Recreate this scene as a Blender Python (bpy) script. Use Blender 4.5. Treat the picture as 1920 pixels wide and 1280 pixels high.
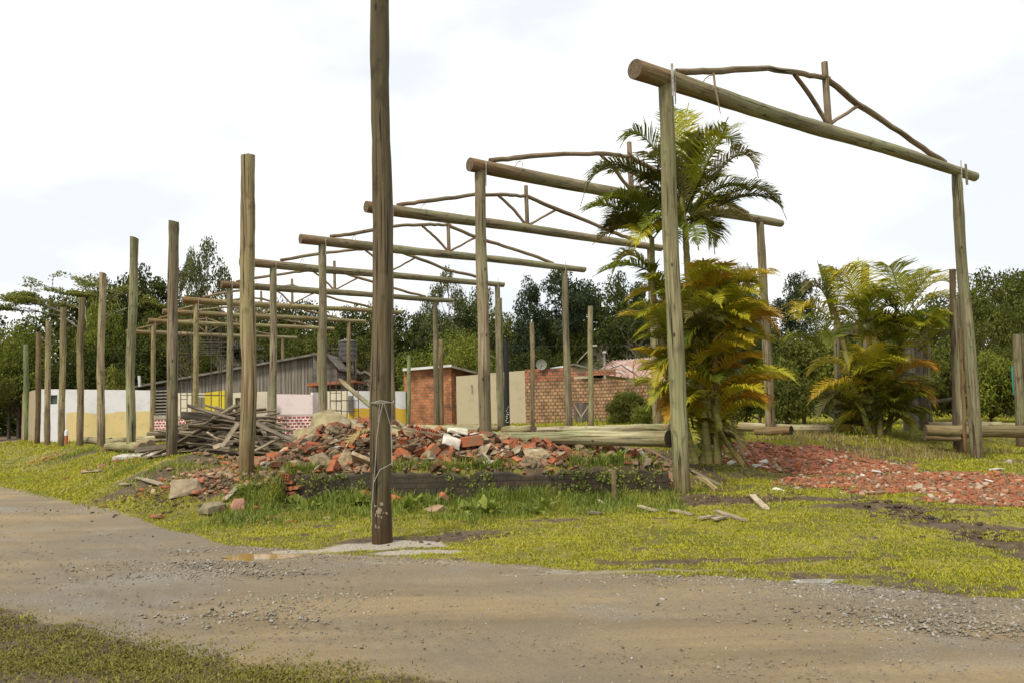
import bpy, math, random
import numpy as np
from mathutils import Matrix, Vector
random.seed(7); RNG = np.random.default_rng(7)
R = math.radians
for o in list(bpy.data.objects): bpy.data.objects.remove(o)
SC = bpy.context.scene; COL = SC.collection

# ------------------------------------------------------------------ camera
F = 1490.0
camd = bpy.data.cameras.new('camera'); cam = bpy.data.objects.new('camera', camd); COL.objects.link(cam)
camd.sensor_width = 36; camd.lens = 36*F/1920; camd.clip_end = 2000; camd.clip_start = .05
TILT = math.atan(123/F); ROLL = R(1.4)
MR = Matrix.Rotation(R(90)+TILT, 4, 'X') @ Matrix.Rotation(-ROLL, 4, 'Z')
cam.matrix_world = Matrix.Translation((0, 0, 1.6)) @ MR
SC.camera = cam
R3 = MR.to_3x3()
# ------------------------------------------------------------------ sky, sun, exposure
w = bpy.data.worlds.new('World'); SC.world = w; w.use_nodes = True
nt = w.node_tree; nt.nodes.clear(); N = nt.nodes.new; L = nt.links.new
SUN_EL, SUN_AZ = 52, 215      # azimuth clockwise from +Y
sky = N('ShaderNodeTexSky'); sky.sky_type = 'NISHITA'; sky.sun_disc = False
sky.sun_elevation = R(SUN_EL); sky.sun_rotation = R(SUN_AZ); sky.dust_density = 3; sky.air_density = 1.5
tc = N('ShaderNodeTexCoord'); mp = N('ShaderNodeMapping'); mp.inputs['Scale'].default_value = (1, 1, 2.4)
L(tc.outputs['Generated'], mp.inputs[0])
n1 = N('ShaderNodeTexNoise'); n1.inputs['Scale'].default_value = 2.6; n1.inputs['Detail'].default_value = 5; n1.inputs['Roughness'].default_value = .5
L(mp.outputs[0], n1.inputs['Vector'])
cr = N('ShaderNodeValToRGB'); e = cr.color_ramp.elements
e[0].position = .40; e[0].color = (.765, .79, .825, 1)
e[1].position = .56; e[1].color = (1.0, .99, .965, 1)
m = e = cr.color_ramp.elements.new(.48); m.color = (.88, .89, .905, 1)
L(n1.outputs[0], cr.inputs[0])
b1 = N('ShaderNodeBackground'); b1.inputs[1].default_value = .12; L(sky.outputs[0], b1.inputs[0])
b2 = N('ShaderNodeBackground'); b2.inputs[1].default_value = .86; L(cr.outputs[0], b2.inputs[0])
ms = N('ShaderNodeMixShader'); ms.inputs[0].default_value = .9; L(b1.outputs[0], ms.inputs[1]); L(b2.outputs[0], ms.inputs[2])
wo = N('ShaderNodeOutputWorld'); L(ms.outputs[0], wo.inputs[0])
sd = bpy.data.lights.new('sun', 'SUN'); sd.energy = 2.4; sd.angle = R(12); sd.color = (1, .93, .80)
so = bpy.data.objects.new('sun', sd); COL.objects.link(so)
sv = Vector((math.sin(R(SUN_AZ))*math.cos(R(SUN_EL)), math.cos(R(SUN_AZ))*math.cos(R(SUN_EL)), math.sin(R(SUN_EL))))
so.rotation_euler = sv.to_track_quat('Z', 'Y').to_euler(); so.location = (0, -10, 30)
SC.view_settings.view_transform = 'Standard'; SC.view_settings.look = 'None'
SC.view_settings.gamma = 1; SC.view_settings.exposure = .55
SC.render.engine = 'CYCLES'; SC.cycles.max_bounces = 6; SC.cycles.diffuse_bounces = 3

# ------------------------------------------------------------------ maths helpers
def ray(px, py): return R3 @ Vector(((px-960)/F, -(py-640)/F, -1))
def P(px, py, Y):
    d = ray(px, py); k = Y/d.y; return Vector((d.x*k, Y, 1.6+d.z*k))
def G(px, py, h=0.0):
    d = ray(px, py); k = (h-1.6)/d.z; return Vector((d.x*k, d.y*k, h))
def ss(a, b, x):
    t = np.clip((np.asarray(x, float)-a)/(b-a), 0, 1); return t*t*(3-2*t)
_T = RNG.random((257, 257))
def vn(x, y):
    x = np.asarray(x, float); y = np.asarray(y, float)
    xi = np.floor(x).astype(int); yi = np.floor(y).astype(int); fx = x-xi; fy = y-yi
    fx = fx*fx*(3-2*fx); fy = fy*fy*(3-2*fy); a = _T[xi % 256, yi % 256]; b = _T[(xi+1) % 256, yi % 256]
    c = _T[xi % 256, (yi+1) % 256]; d = _T[(xi+1) % 256, (yi+1) % 256]
    return (a*(1-fx)+b*fx)*(1-fy)+(c*(1-fx)+d*fx)*fy
def fbm(x, y, o=4):
    s = 0; a = .5
    for i in range(o): s = s+a*vn(x*2**i+i*17.3, y*2**i+i*9.1); a *= .5
    return s/(1-.5**o)-.5
DX, DY = -.582, .813
OX = 2.90
def UV(x, y): return (x-OX)*DX+(y-14)*DY, (x-OX)*DY-(y-14)*DX
def W(u, v, z=0): return Vector((OX+DX*u+DY*v, 14+DY*u-DX*v, z))
MX = [-5.6, -4.9, -4.3, -3.9, -3.5, -2.8, -2.1, -1.5, -.9, 0, .9, 1.9, 2.8, 3.6]
MZ = [.0, .12, .38, .62, .74, .74, .62, .52, .42, .34, .24, .16, .06, 0]
def mound(x, y):
    top = np.interp(x, MX, MZ, 0, 0)
    return top*ss(14.1, 16.0, y)*(1-ss(16.7, 18.6, y))
def H(x, y):
    x = np.asarray(x, float); y = np.asarray(y, float); u, v = UV(x, y)
    sL = ss(-8.6, -6.5, v)
    fl = ss(12.2, 14.0, y+.5*fbm(x, y)); fc = ss(13.88, 13.98, y); fr = ss(.5, 3.2, u)
    a = ss(-4.0, -3.8, x); b = ss(2.42, 2.72, x)
    f = (fl*(1-a)+fc*a)*(1-b)+fr*b
    h = .55*sL*f*(1-.7*ss(12, 45, u)*(1-ss(-3, 4, v)))
    h = h+mound(x, y)
    h = h+np.clip(fbm(x*1.1+8, y*.6)+.12, 0, .4)*.35*ss(12.7, 13.7, y)*ss(14.0, 13.9, y)*ss(-5, -4, x)*ss(3.0, 2.3, x)
    # spoil bank left of the plinth and small humps
    for (cx, cy, rx, ry, hh) in BUMPS: h = h+hh*np.exp(-((x-cx)/rx)**2-((y-cy)/ry)**2)
    r = roadmask(x, y)
    h = h+(fbm(x*1.7, y*1.7)*.07+fbm(x*7, y*7)*.02*ss(40, 15, y))*(1-r)+fbm(x*.8, y*.8)*.015+r*fbm(x*2.5, y*2.5)*.02
    for (cx, cy, rx, ry) in PUD: h = h-.03*np.exp(-(((x-cx)/rx)**2+((y-cy)/ry)**2)**1.5)
    return h
def BP(px, py, rx, ry, hh, h=0):
    g = G(px, py, h); return (g.x, g.y, rx, ry, hh)
BUMPS = [BP(340, 915, 1.0, .6, .20, .1), BP(420, 905, .8, .5, .06, .2), BP(200, 870, 2.2, 1.2, .12, .1), BP(80, 862, 3, 1.2, .14, .1),
         BP(300, 928, .5, .35, .18, .1), BP(470, 915, .5, .3, .05, .2), BP(375, 895, .5, .3, .05, .3), BP(1440, 930, .6, .3, .10), BP(1300, 935, .5, .3, .08), BP(1640, 870, 3.0, .8, .10), BP(1650, 950, .9, .25, .08), BP(1800, 985, 1.2, .22, .07)]
_p = G(487, 1041); PUD = [(_p.x, _p.y, .62, .30)]
_p = G(1535, 1084); PUD.append((_p.x, _p.y, .35, .12))
EX = [-120, -60, -12.9, -6.3, -3.5, -1.6, -.34, 1.2, 2.6, 3.7, 4.6, 14, 60]
EY = [55, 40, 20, 13.0, 10.0, 8.95, 8.5, 7.6, 7.25, 6.55, 6.0, 4.2, -4]
NX = [-120, -20, -4.35, -3.05, -1.85, -.85, -.3, 1, 4, 30]
NY = [60, 17, 6.75, 6.0, 5.35, 4.9, 4.55, 3.8, 2.6, -4]
def roadmask(x, y):
    n = fbm(x*1.3, y*1.3)*.5+fbm(x*5, y*5)*.25
    a = ss(-.12, .12, np.interp(x, EX, EY)-y+n*.7); b = ss(-.25, .25, y-np.interp(x, NX, NY)+n*1.2)
    c = ss(50, 56, y)*ss(-.617, -.622, x/np.maximum(y, 1))
    return np.maximum(a*b, c)
def GH(px, py):
    h = 0
    for _ in range(14): g = G(px, py, h); h = .5*h+.5*float(H(g.x, g.y))
    g = G(px, py, h); g.z = float(H(g.x, g.y)); return g
def onG(x, y, dz=0): return Vector((x, y, float(H(x, y))+dz))

# ------------------------------------------------------------------ materials
def mat(name, c1, c2=None, scale=5., rough=.85, bump=.3, mapping=None, coord='Object', detail=6, lo=.35, hi=.65, c3=None, s3=1.2, tint=False, var=False, spec=.3, sub=0):
    m = bpy.data.materials.new(name); m.use_nodes = True; t = m.node_tree; nn = t.nodes.new; lk = t.links.new
    b = t.nodes['Principled BSDF']; b.inputs['Roughness'].default_value = rough; b.inputs['Specular IOR Level'].default_value = spec
    c2 = c2 or tuple(x*.6 for x in c1)
    tc = nn('ShaderNodeTexCoord'); mp = nn('ShaderNodeMapping'); lk(tc.outputs[coord], mp.inputs[0])
    if mapping: mp.inputs['Scale'].default_value = mapping
    no = nn('ShaderNodeTexNoise'); no.inputs['Scale'].default_value = scale; no.inputs['Detail'].default_value = detail; no.inputs['Roughness'].default_value = .6
    lk(mp.outputs[0], no.inputs['Vector'])
    mr = nn('ShaderNodeMapRange'); mr.inputs[1].default_value = lo; mr.inputs[2].default_value = hi; lk(no.outputs[0], mr.inputs[0])
    mx = nn('ShaderNodeMix'); mx.data_type = 'RGBA'; lk(mr.outputs[0], mx.inputs[0]); mx.inputs[6].default_value = (*c1, 1); mx.inputs[7].default_value = (*c2, 1)
    out = mx.outputs[2]
    if c3:
        n3 = nn('ShaderNodeTexNoise'); n3.inputs['Scale'].default_value = s3; n3.inputs['Detail'].default_value = 4; lk(tc.outputs[coord], n3.inputs['Vector'])
        r3 = nn('ShaderNodeMapRange'); r3.inputs[1].default_value = .5; r3.inputs[2].default_value = .68; lk(n3.outputs[0], r3.inputs[0])
        m3 = nn('ShaderNodeMix'); m3.data_type = 'RGBA'; lk(r3.outputs[0], m3.inputs[0]); lk(out, m3.inputs[6]); m3.inputs[7].default_value = (*c3, 1); out = m3.outputs[2]
    if var:   # per-leaf variation attribute: hue/brightness of the leaf itself
        at = nn('ShaderNodeAttribute'); at.attribute_name = 'var'
        m4 = nn('ShaderNodeMix'); m4.data_type = 'RGBA'; lk(at.outputs['Fac'], m4.inputs[0]); lk(out, m4.inputs[6]); m4.inputs[7].default_value = (*var, 1); out = m4.outputs[2]
    if tint:
        oi = nn('ShaderNodeObjectInfo'); m5 = nn('ShaderNodeMix'); m5.data_type = 'RGBA'; m5.blend_type = 'MULTIPLY'; m5.inputs[0].default_value = 1
        lk(out, m5.inputs[6]); lk(oi.outputs['Color'], m5.inputs[7]); out = m5.outputs[2]
    lk(out, b.inputs['Base Color'])
    if bump:
        bp = nn('ShaderNodeBump'); bp.inputs['Strength'].default_value = bump; bp.inputs['Distance'].default_value = .02; lk(no.outputs[0], bp.inputs['Height']); lk(bp.outputs[0], b.inputs['Normal'])
    if sub:
        tr = nn('ShaderNodeBsdfTranslucent'); lk(out, tr.inputs[0]); mxs = nn('ShaderNodeMixShader'); mxs.inputs[0].default_value = sub
        lk(b.outputs[0], mxs.inputs[1]); lk(tr.outputs[0], mxs.inputs[2]); lk(mxs.outputs[0], t.nodes['Material Output'].inputs[0])
    return m
def logmat(name, base, dark, moss, stain, stain_len):
    m = bpy.data.materials.new(name); m.use_nodes = True; t = m.node_tree; nn = t.nodes.new; lk = t.links.new
    b = t.nodes['Principled BSDF']; b.inputs['Roughness'].default_value = .8; b.inputs['Specular IOR Level'].default_value = .25
    uv = nn('ShaderNodeUVMap'); oi = nn('ShaderNodeObjectInfo')
    ad = nn('ShaderNodeVectorMath'); ad.operation = 'ADD'; lk(uv.outputs[0], ad.inputs[0]); cb = nn('ShaderNodeCombineXYZ'); 
    ml = nn('ShaderNodeMath'); ml.operation = 'MULTIPLY'; ml.inputs[1].default_value = 40; lk(oi.outputs['Random'], ml.inputs[0]); lk(ml.outputs[0], cb.inputs[2]); lk(cb.outputs[0], ad.inputs[1])
    def noise(sc, mapping, det=6, lo=.4, hi=.6):
        mp = nn('ShaderNodeMapping'); mp.inputs['Scale'].default_value = mapping; lk(ad.outputs[0], mp.inputs[0])
        n = nn('ShaderNodeTexNoise'); n.inputs['Scale'].default_value = sc; n.inputs['Detail'].default_value = det; lk(mp.outputs[0], n.inputs['Vector'])
        r = nn('ShaderNodeMapRange'); r.inputs[1].default_value = lo; r.inputs[2].default_value = hi; lk(n.outputs[0], r.inputs[0]); return n, r
    def mix(f, a, c, bt='MIX'):
        x = nn('ShaderNodeMix'); x.data_type = 'RGBA'; x.blend_type = bt
        if isinstance(f, float): x.inputs[0].default_value = f
        else: lk(f, x.inputs[0])
        for i, s in ((6, a), (7, c)):
            if isinstance(s, tuple): x.inputs[i].default_value = (*s, 1)
            else: lk(s, x.inputs[i])
        return x.outputs[2]
    n1, r1 = noise(1, (26, 1.0, 1), 8, .36, .62)
    n2, r2 = noise(1, (3, .7, 1), 5, .42, .62)
    n3, r3 = noise(1, (38, .8, 1), 3, .585, .64)
    n5, r5 = noise(1, (7, 4, 1), 4, .56, .74)
    c = mix(r1.outputs[0], base, dark); c = mix(r2.outputs[0], c, moss)
    c = mix(r5.outputs[0], c, tuple(x*.7 for x in dark))
    c = mix(r3.outputs[0], c, (.03, .024, .016)); nL, rL = noise(1, (1.2, .35, 1), 3, .45, .62); c = mix(rL.outputs[0], c, mix(.5, c, (.10, .085, .05)))
    # knots
    vo = nn('ShaderNodeTexVoronoi'); mpv = nn('ShaderNodeMapping'); mpv.inputs['Scale'].default_value = (3.2, 1.7, 1); lk(ad.outputs[0], mpv.inputs[0]); lk(mpv.outputs[0], vo.inputs['Vector']); vo.inputs['Scale'].default_value = 1
    rk = nn('ShaderNodeMapRange'); rk.inputs[1].default_value = .10; rk.inputs[2].default_value = .05; lk(vo.outputs['Distance'], rk.inputs[0]); c = mix(rk.outputs[0], c, (.05, .03, .018))
    sp = nn('ShaderNodeSeparateXYZ'); lk(uv.outputs[0], sp.inputs[0]); a2 = nn('ShaderNodeMath'); a2.operation = 'MULTIPLY_ADD'; lk(n5.outputs[0], a2.inputs[0]); a2.inputs[1].default_value = stain_len*1.6; lk(sp.outputs[1], a2.inputs[2])
    rs = nn('ShaderNodeMapRange'); rs.inputs[1].default_value = stain_len*2.2; rs.inputs[2].default_value = stain_len*.8; rs.inputs[3].default_value = 0; rs.inputs[4].default_value = .85; lk(a2.outputs[0], rs.inputs[0])
    c = mix(rs.outputs[0], c, mix(r1.outputs[0], stain, tuple(x*.45 for x in stain)))
    c = mix(1.0, c, oi.outputs['Color'], 'MULTIPLY')
    lk(c, b.inputs['Base Color'])
    bp = nn('ShaderNodeBump'); bp.inputs['Strength'].default_value = .5; bp.inputs['Distance'].default_value = .012
    sm = nn('ShaderNodeMath'); sm.operation = 'SUBTRACT'; lk(n1.outputs[0], sm.inputs[0]); lk(r3.outputs[0], sm.inputs[1]); lk(sm.outputs[0], bp.inputs['Height']); lk(bp.outputs[0], b.inputs['Normal'])
    return m
def brickmat(name, cA, cB, mortar, bw, bh, ms, stain, sAmt=(.5, .7), offs=.5):
    m = bpy.data.materials.new(name); m.use_nodes = True; t = m.node_tree; nn = t.nodes.new; lk = t.links.new
    b = t.nodes['Principled BSDF']; b.inputs['Roughness'].default_value = .9; uv = nn('ShaderNodeUVMap')
    nz = nn('ShaderNodeTexNoise'); nz.inputs['Scale'].default_value = 3; lk(uv.outputs[0], nz.inputs['Vector'])
    mn = nn('ShaderNodeVectorMath'); mn.operation = 'MULTIPLY_ADD'; lk(nz.outputs['Color'], mn.inputs[0]); mn.inputs[1].default_value = (.03, .03, 0); lk(uv.outputs[0], mn.inputs[2])
    br = nn('ShaderNodeTexBrick'); br.inputs['Color1'].default_value = (*cA, 1); br.inputs['Color2'].default_value = (*cB, 1); br.inputs['Mortar'].default_value = (*mortar, 1)
    br.inputs['Scale'].default_value = 1; br.inputs['Brick Width'].default_value = bw; br.inputs['Row Height'].default_value = bh; br.inputs['Mortar Size'].default_value = ms; br.offset = offs; br.inputs['Mortar Smooth'].default_value = .3
    lk(mn.outputs[0], br.inputs['Vector'])
    n = nn('ShaderNodeTexNoise'); n.inputs['Scale'].default_value = .8; n.inputs['Detail'].default_value = 9; n.inputs['Roughness'].default_value = .7; lk(uv.outputs[0], n.inputs['Vector'])
    r = nn('ShaderNodeMapRange'); r.inputs[1].default_value = sAmt[0]; r.inputs[2].default_value = sAmt[1]; r.inputs[4].default_value = .85; lk(n.outputs[0], r.inputs[0])
    x = nn('ShaderNodeMix'); x.data_type = 'RGBA'; lk(r.outputs[0], x.inputs[0]); lk(br.outputs[0], x.inputs[6]); x.inputs[7].default_value = (*stain, 1)
    n2 = nn('ShaderNodeTexNoise'); n2.inputs['Scale'].default_value = 2.2; n2.inputs['Detail'].default_value = 5; lk(uv.outputs[0], n2.inputs['Vector'])
    r2 = nn('ShaderNodeMapRange'); r2.inputs[1].default_value = .35; r2.inputs[2].default_value = .65; r2.inputs[3].default_value = .65; r2.inputs[4].default_value = 1.25; lk(n2.outputs[0], r2.inputs[0])
    x2 = nn('ShaderNodeVectorMath'); x2.operation = 'SCALE'; lk(x.outputs[2], x2.inputs[0]); lk(r2.outputs[0], x2.inputs['Scale']); lk(x2.outputs[0], b.inputs['Base Color'])
    bp = nn('ShaderNodeBump'); bp.inputs['Strength'].default_value = .6; bp.inputs['Distance'].default_value = -.01; lk(br.outputs['Fac'], bp.inputs['Height']); lk(bp.outputs[0], b.inputs['Normal'])
    return m
def paintwall(name, top, low, zsplit, xsplit=None, dirt=(.12, .10, .05)):
    """painted wall: upper colour, lower colour below zsplit (with a worn wavy edge); UV = metres along, metres up"""
    m = bpy.data.materials.new(name); m.use_nodes = True; t = m.node_tree; nn = t.nodes.new; lk = t.links.new
    b = t.nodes['Principled BSDF']; b.inputs['Roughness'].default_value = .85; uv = nn('ShaderNodeUVMap'); sp = nn('ShaderNodeSeparateXYZ'); lk(uv.outputs[0], sp.inputs[0])
    n = nn('ShaderNodeTexNoise'); n.inputs['Scale'].default_value = .45; n.inputs['Detail'].default_value = 2; lk(uv.outputs[0], n.inputs['Vector'])
    a = nn('ShaderNodeMath'); a.operation = 'MULTIPLY_ADD'; lk(n.outputs[0], a.inputs[0]); a.inputs[1].default_value = -.7; lk(sp.outputs[1], a.inputs[2])
    g = nn('ShaderNodeMapRange'); g.inputs[1].default_value = zsplit-.35+.01; g.inputs[2].default_value = zsplit-.35-.01; lk(a.outputs[0], g.inputs[0]); f = g.outputs[0]
    if xsplit is not None:
        gx = nn('ShaderNodeMath'); gx.operation = 'GREATER_THAN'; gx.inputs[1].default_value = xsplit; lk(sp.outputs[0], gx.inputs[0])
        mm = nn('ShaderNodeMath'); mm.operation = 'MULTIPLY'; lk(f, mm.inputs[0]); lk(gx.outputs[0], mm.inputs[1]); f = mm.outputs[0]
    x = nn('ShaderNodeMix'); x.data_type = 'RGBA'; lk(f, x.inputs[0]); x.inputs[6].default_value = (*top, 1); x.inputs[7].default_value = (*low, 1)
    n2 = nn('ShaderNodeTexNoise'); n2.inputs['Scale'].default_value = 1.5; n2.inputs['Detail'].default_value = 9; n2.inputs['Roughness'].default_value = .7; lk(uv.outputs[0], n2.inputs['Vector'])
    r2 = nn('ShaderNodeMapRange'); r2.inputs[1].default_value = .5; r2.inputs[2].default_value = .8; r2.inputs[4].default_value = .35; lk(n2.outputs[0], r2.inputs[0])
    x2 = nn('ShaderNodeMix'); x2.data_type = 'RGBA'; lk(r2.outputs[0], x2.inputs[0]); lk(x.outputs[2], x2.inputs[6]); x2.inputs[7].default_value = (*dirt, 1); lk(x2.outputs[2], b.inputs['Base Color'])
    return m
M = {}
M['post'] = logmat('weathered_post', (.35, .295, .205), (.165, .13, .085), (.27, .255, .155), (.15, .085, .04), .55)
M['beam'] = logmat('weathered_beam', (.33, .285, .195), (.19, .155, .10), (.26, .26, .155), (.24, .135, .065), 1.7)
M['pole_thin'] = logmat('thin_pole', (.30, .225, .15), (.17, .12, .08), (.24, .20, .13), (.22, .13, .07), .4)
M['log'] = logmat('felled_log', (.42, .37, .26), (.24, .20, .13), (.30, .30, .17), (.30, .23, .13), .4)
M['end'] = mat('end_grain', (.17, .125, .075), (.07, .05, .03), 22, detail=4)
M['enddark'] = mat('end_grain_dark', (.045, .035, .025), (.02, .016, .012), 22)
M['plank'] = mat('grey_plank', (.27, .225, .165), (.09, .072, .05), 3, mapping=(1.2, 16, 16), tint=True, detail=8, lo=.3, hi=.7)
M['brick'] = mat('clay_brick', (.42, .135, .055), (.22, .08, .04), 9, c3=(.22, .155, .095), s3=5, tint=True, bump=.5)
M['shard'] = mat('brick_shard', (.37, .115, .046), (.18, .075, .038), 2.2, var=(.40, .32, .22), bump=.3, c3=(.22, .125, .065), s3=2.4)
M['rubble'] = mat('rubble_bits', (.25, .17, .10), (.13, .08, .048), 1.3, var=(.38, .12, .05), bump=.3)
M['mortar'] = mat('old_mortar', (.36, .30, .20), (.17, .13, .085), 9, c3=(.45, .42, .35), s3=4, tint=True, bump=.7)
M['plaster'] = mat('white_plaster_chunk', (.62, .59, .53), (.38, .34, .27), 7, tint=True)
M['rock'] = mat('rock', (.30, .25, .18), (.16, .13, .09), 6, tint=True, bump=.8)
M['gravel'] = mat('gravel', (.25, .215, .155), (.14, .12, .09), 2, var=(.33, .31, .27))
M['lawn'] = mat('lawn_blades', (.355, .35, .018), (.20, .23, .014), .9, coord='Object', c3=(.15, .19, .02), s3=.55, var=(.42, .38, .025), rough=.6, bump=0, sub=.3)
M['green'] = mat('weed_blades', (.15, .205, .022), (.07, .105, .016), 2.0, c3=(.27, .26, .03), s3=1.1, var=(.26, .30, .05), rough=.6, bump=0, sub=.3)
M['olivegrass'] = mat('dull_grass', (.15, .14, .020), (.085, .075, .014), 1.5, var=(.23, .21, .028), rough=.7, bump=0, sub=.2)
M['dry'] = mat('dry_grass', (.26, .20, .07), (.15, .11, .05), 2, var=(.34, .26, .10), rough=.8, bump=0)
M['bark'] = mat('bark', (.11, .085, .06), (.05, .04, .03), 4, mapping=(3, 3, .6))
M['barkpale'] = mat('pale_bark', (.26, .23, .18), (.13, .11, .08), 4, mapping=(3, 3, .6))
def leafm(n, a, b_, v): return mat(n, a, b_, .5, var=v, rough=.7, bump=0, sub=.25, spec=.12)
M['leafdark'] = leafm('dark_foliage', (.034, .046, .009), (.016, .023, .007), (.075, .090, .015))
M['leafmid'] = leafm('mid_foliage', (.062, .076, .012), (.030, .040, .009), (.125, .14, .022))
M['leafgrey'] = leafm('greyish_foliage', (.070, .080, .026), (.04, .048, .018), (.13, .145, .05))
M['leafbright'] = leafm('bright_foliage', (.115, .14, .018), (.06, .08, .012), (.20, .225, .03))
M['leafyellow'] = leafm('yellowish_foliage', (.15, .165, .03), (.08, .10, .02), (.26, .26, .05))
M['leafpine'] = leafm('pine_foliage', (.030, .044, .018), (.016, .025, .012), (.055, .075, .032))
M['conc'] = mat('concrete', (.36, .31, .24), (.22, .19, .14), 4)
M['steel'] = mat('rusty_steel', (.09, .07, .055), (.04, .03, .025), 8, rough=.6)
M['zinc'] = mat('zinc_strap', (.45, .43, .40), (.22, .19, .16), 12, rough=.45)
M['black'] = mat('black_paint', (.018, .018, .018), (.012, .012, .012), 5, rough=.6)
M['white'] = mat('white_paint', (.68, .68, .67), (.5, .5, .48), 3)
M['wire'] = mat('wire', (.38, .36, .30), (.3, .28, .24), 3)
M['darkwire'] = mat('dark_wire', (.03, .03, .03), (.02, .02, .02), 3)
M['barnboard'] = mat('barn_board', (.30, .265, .22), (.10, .088, .072), 1, mapping=(5.5, 5.5, .25), detail=8, lo=.38, hi=.64)
M['roofgrey'] = mat('roof_sheet', (.20, .18, .15), (.10, .09, .075), 2)
M['roofpink'] = mat('roof_tile_pink', (.44, .25, .20), (.26, .16, .13), 3, c3=(.42, .38, .34))
M['tank'] = mat('dark_tank', (.10, .105, .10), (.05, .05, .05), 2, mapping=(1, 1, 6))
M['blue'] = mat('blue_wall', (.04, .27, .36), (.03, .18, .26), 2)
M['glassdark'] = mat('dark_opening', (.02, .022, .02), (.012, .012, .012), 2)
M['teal'] = mat('teal_mesh', (.06, .26, .22), (.04, .18, .15), 2)
M['pinkrock'] = mat('pink_stone', (.52, .27, .20), (.38, .19, .14), 5)
PALM = {}
for k, a, b_, v in (('g', (.17, .21, .018), (.09, .125, .014), (.27, .26, .02)), ('d', (.075, .095, .013), (.04, .05, .010), (.15, .13, .016)),
                    ('l', (.34, .36, .02), (.21, .25, .015), (.50, .40, .03)), ('y', (.44, .38, .022), (.28, .29, .018), (.55, .34, .03)),
                    ('o', (.44, .29, .025), (.34, .30, .02), (.54, .22, .025)), ('w', (.16, .17, .035), (.09, .10, .03), (.34, .26, .12))):
    PALM[k] = mat('palm_leaflets_'+k, a, b_, 1.6, var=v, rough=.5, bump=0, sub=.27, spec=.25)
M['palmstem'] = mat('palm_stem', (.27, .245, .07), (.14, .13, .05), 2, mapping=(1, 1, 6), c3=(.22, .14, .06))

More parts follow.
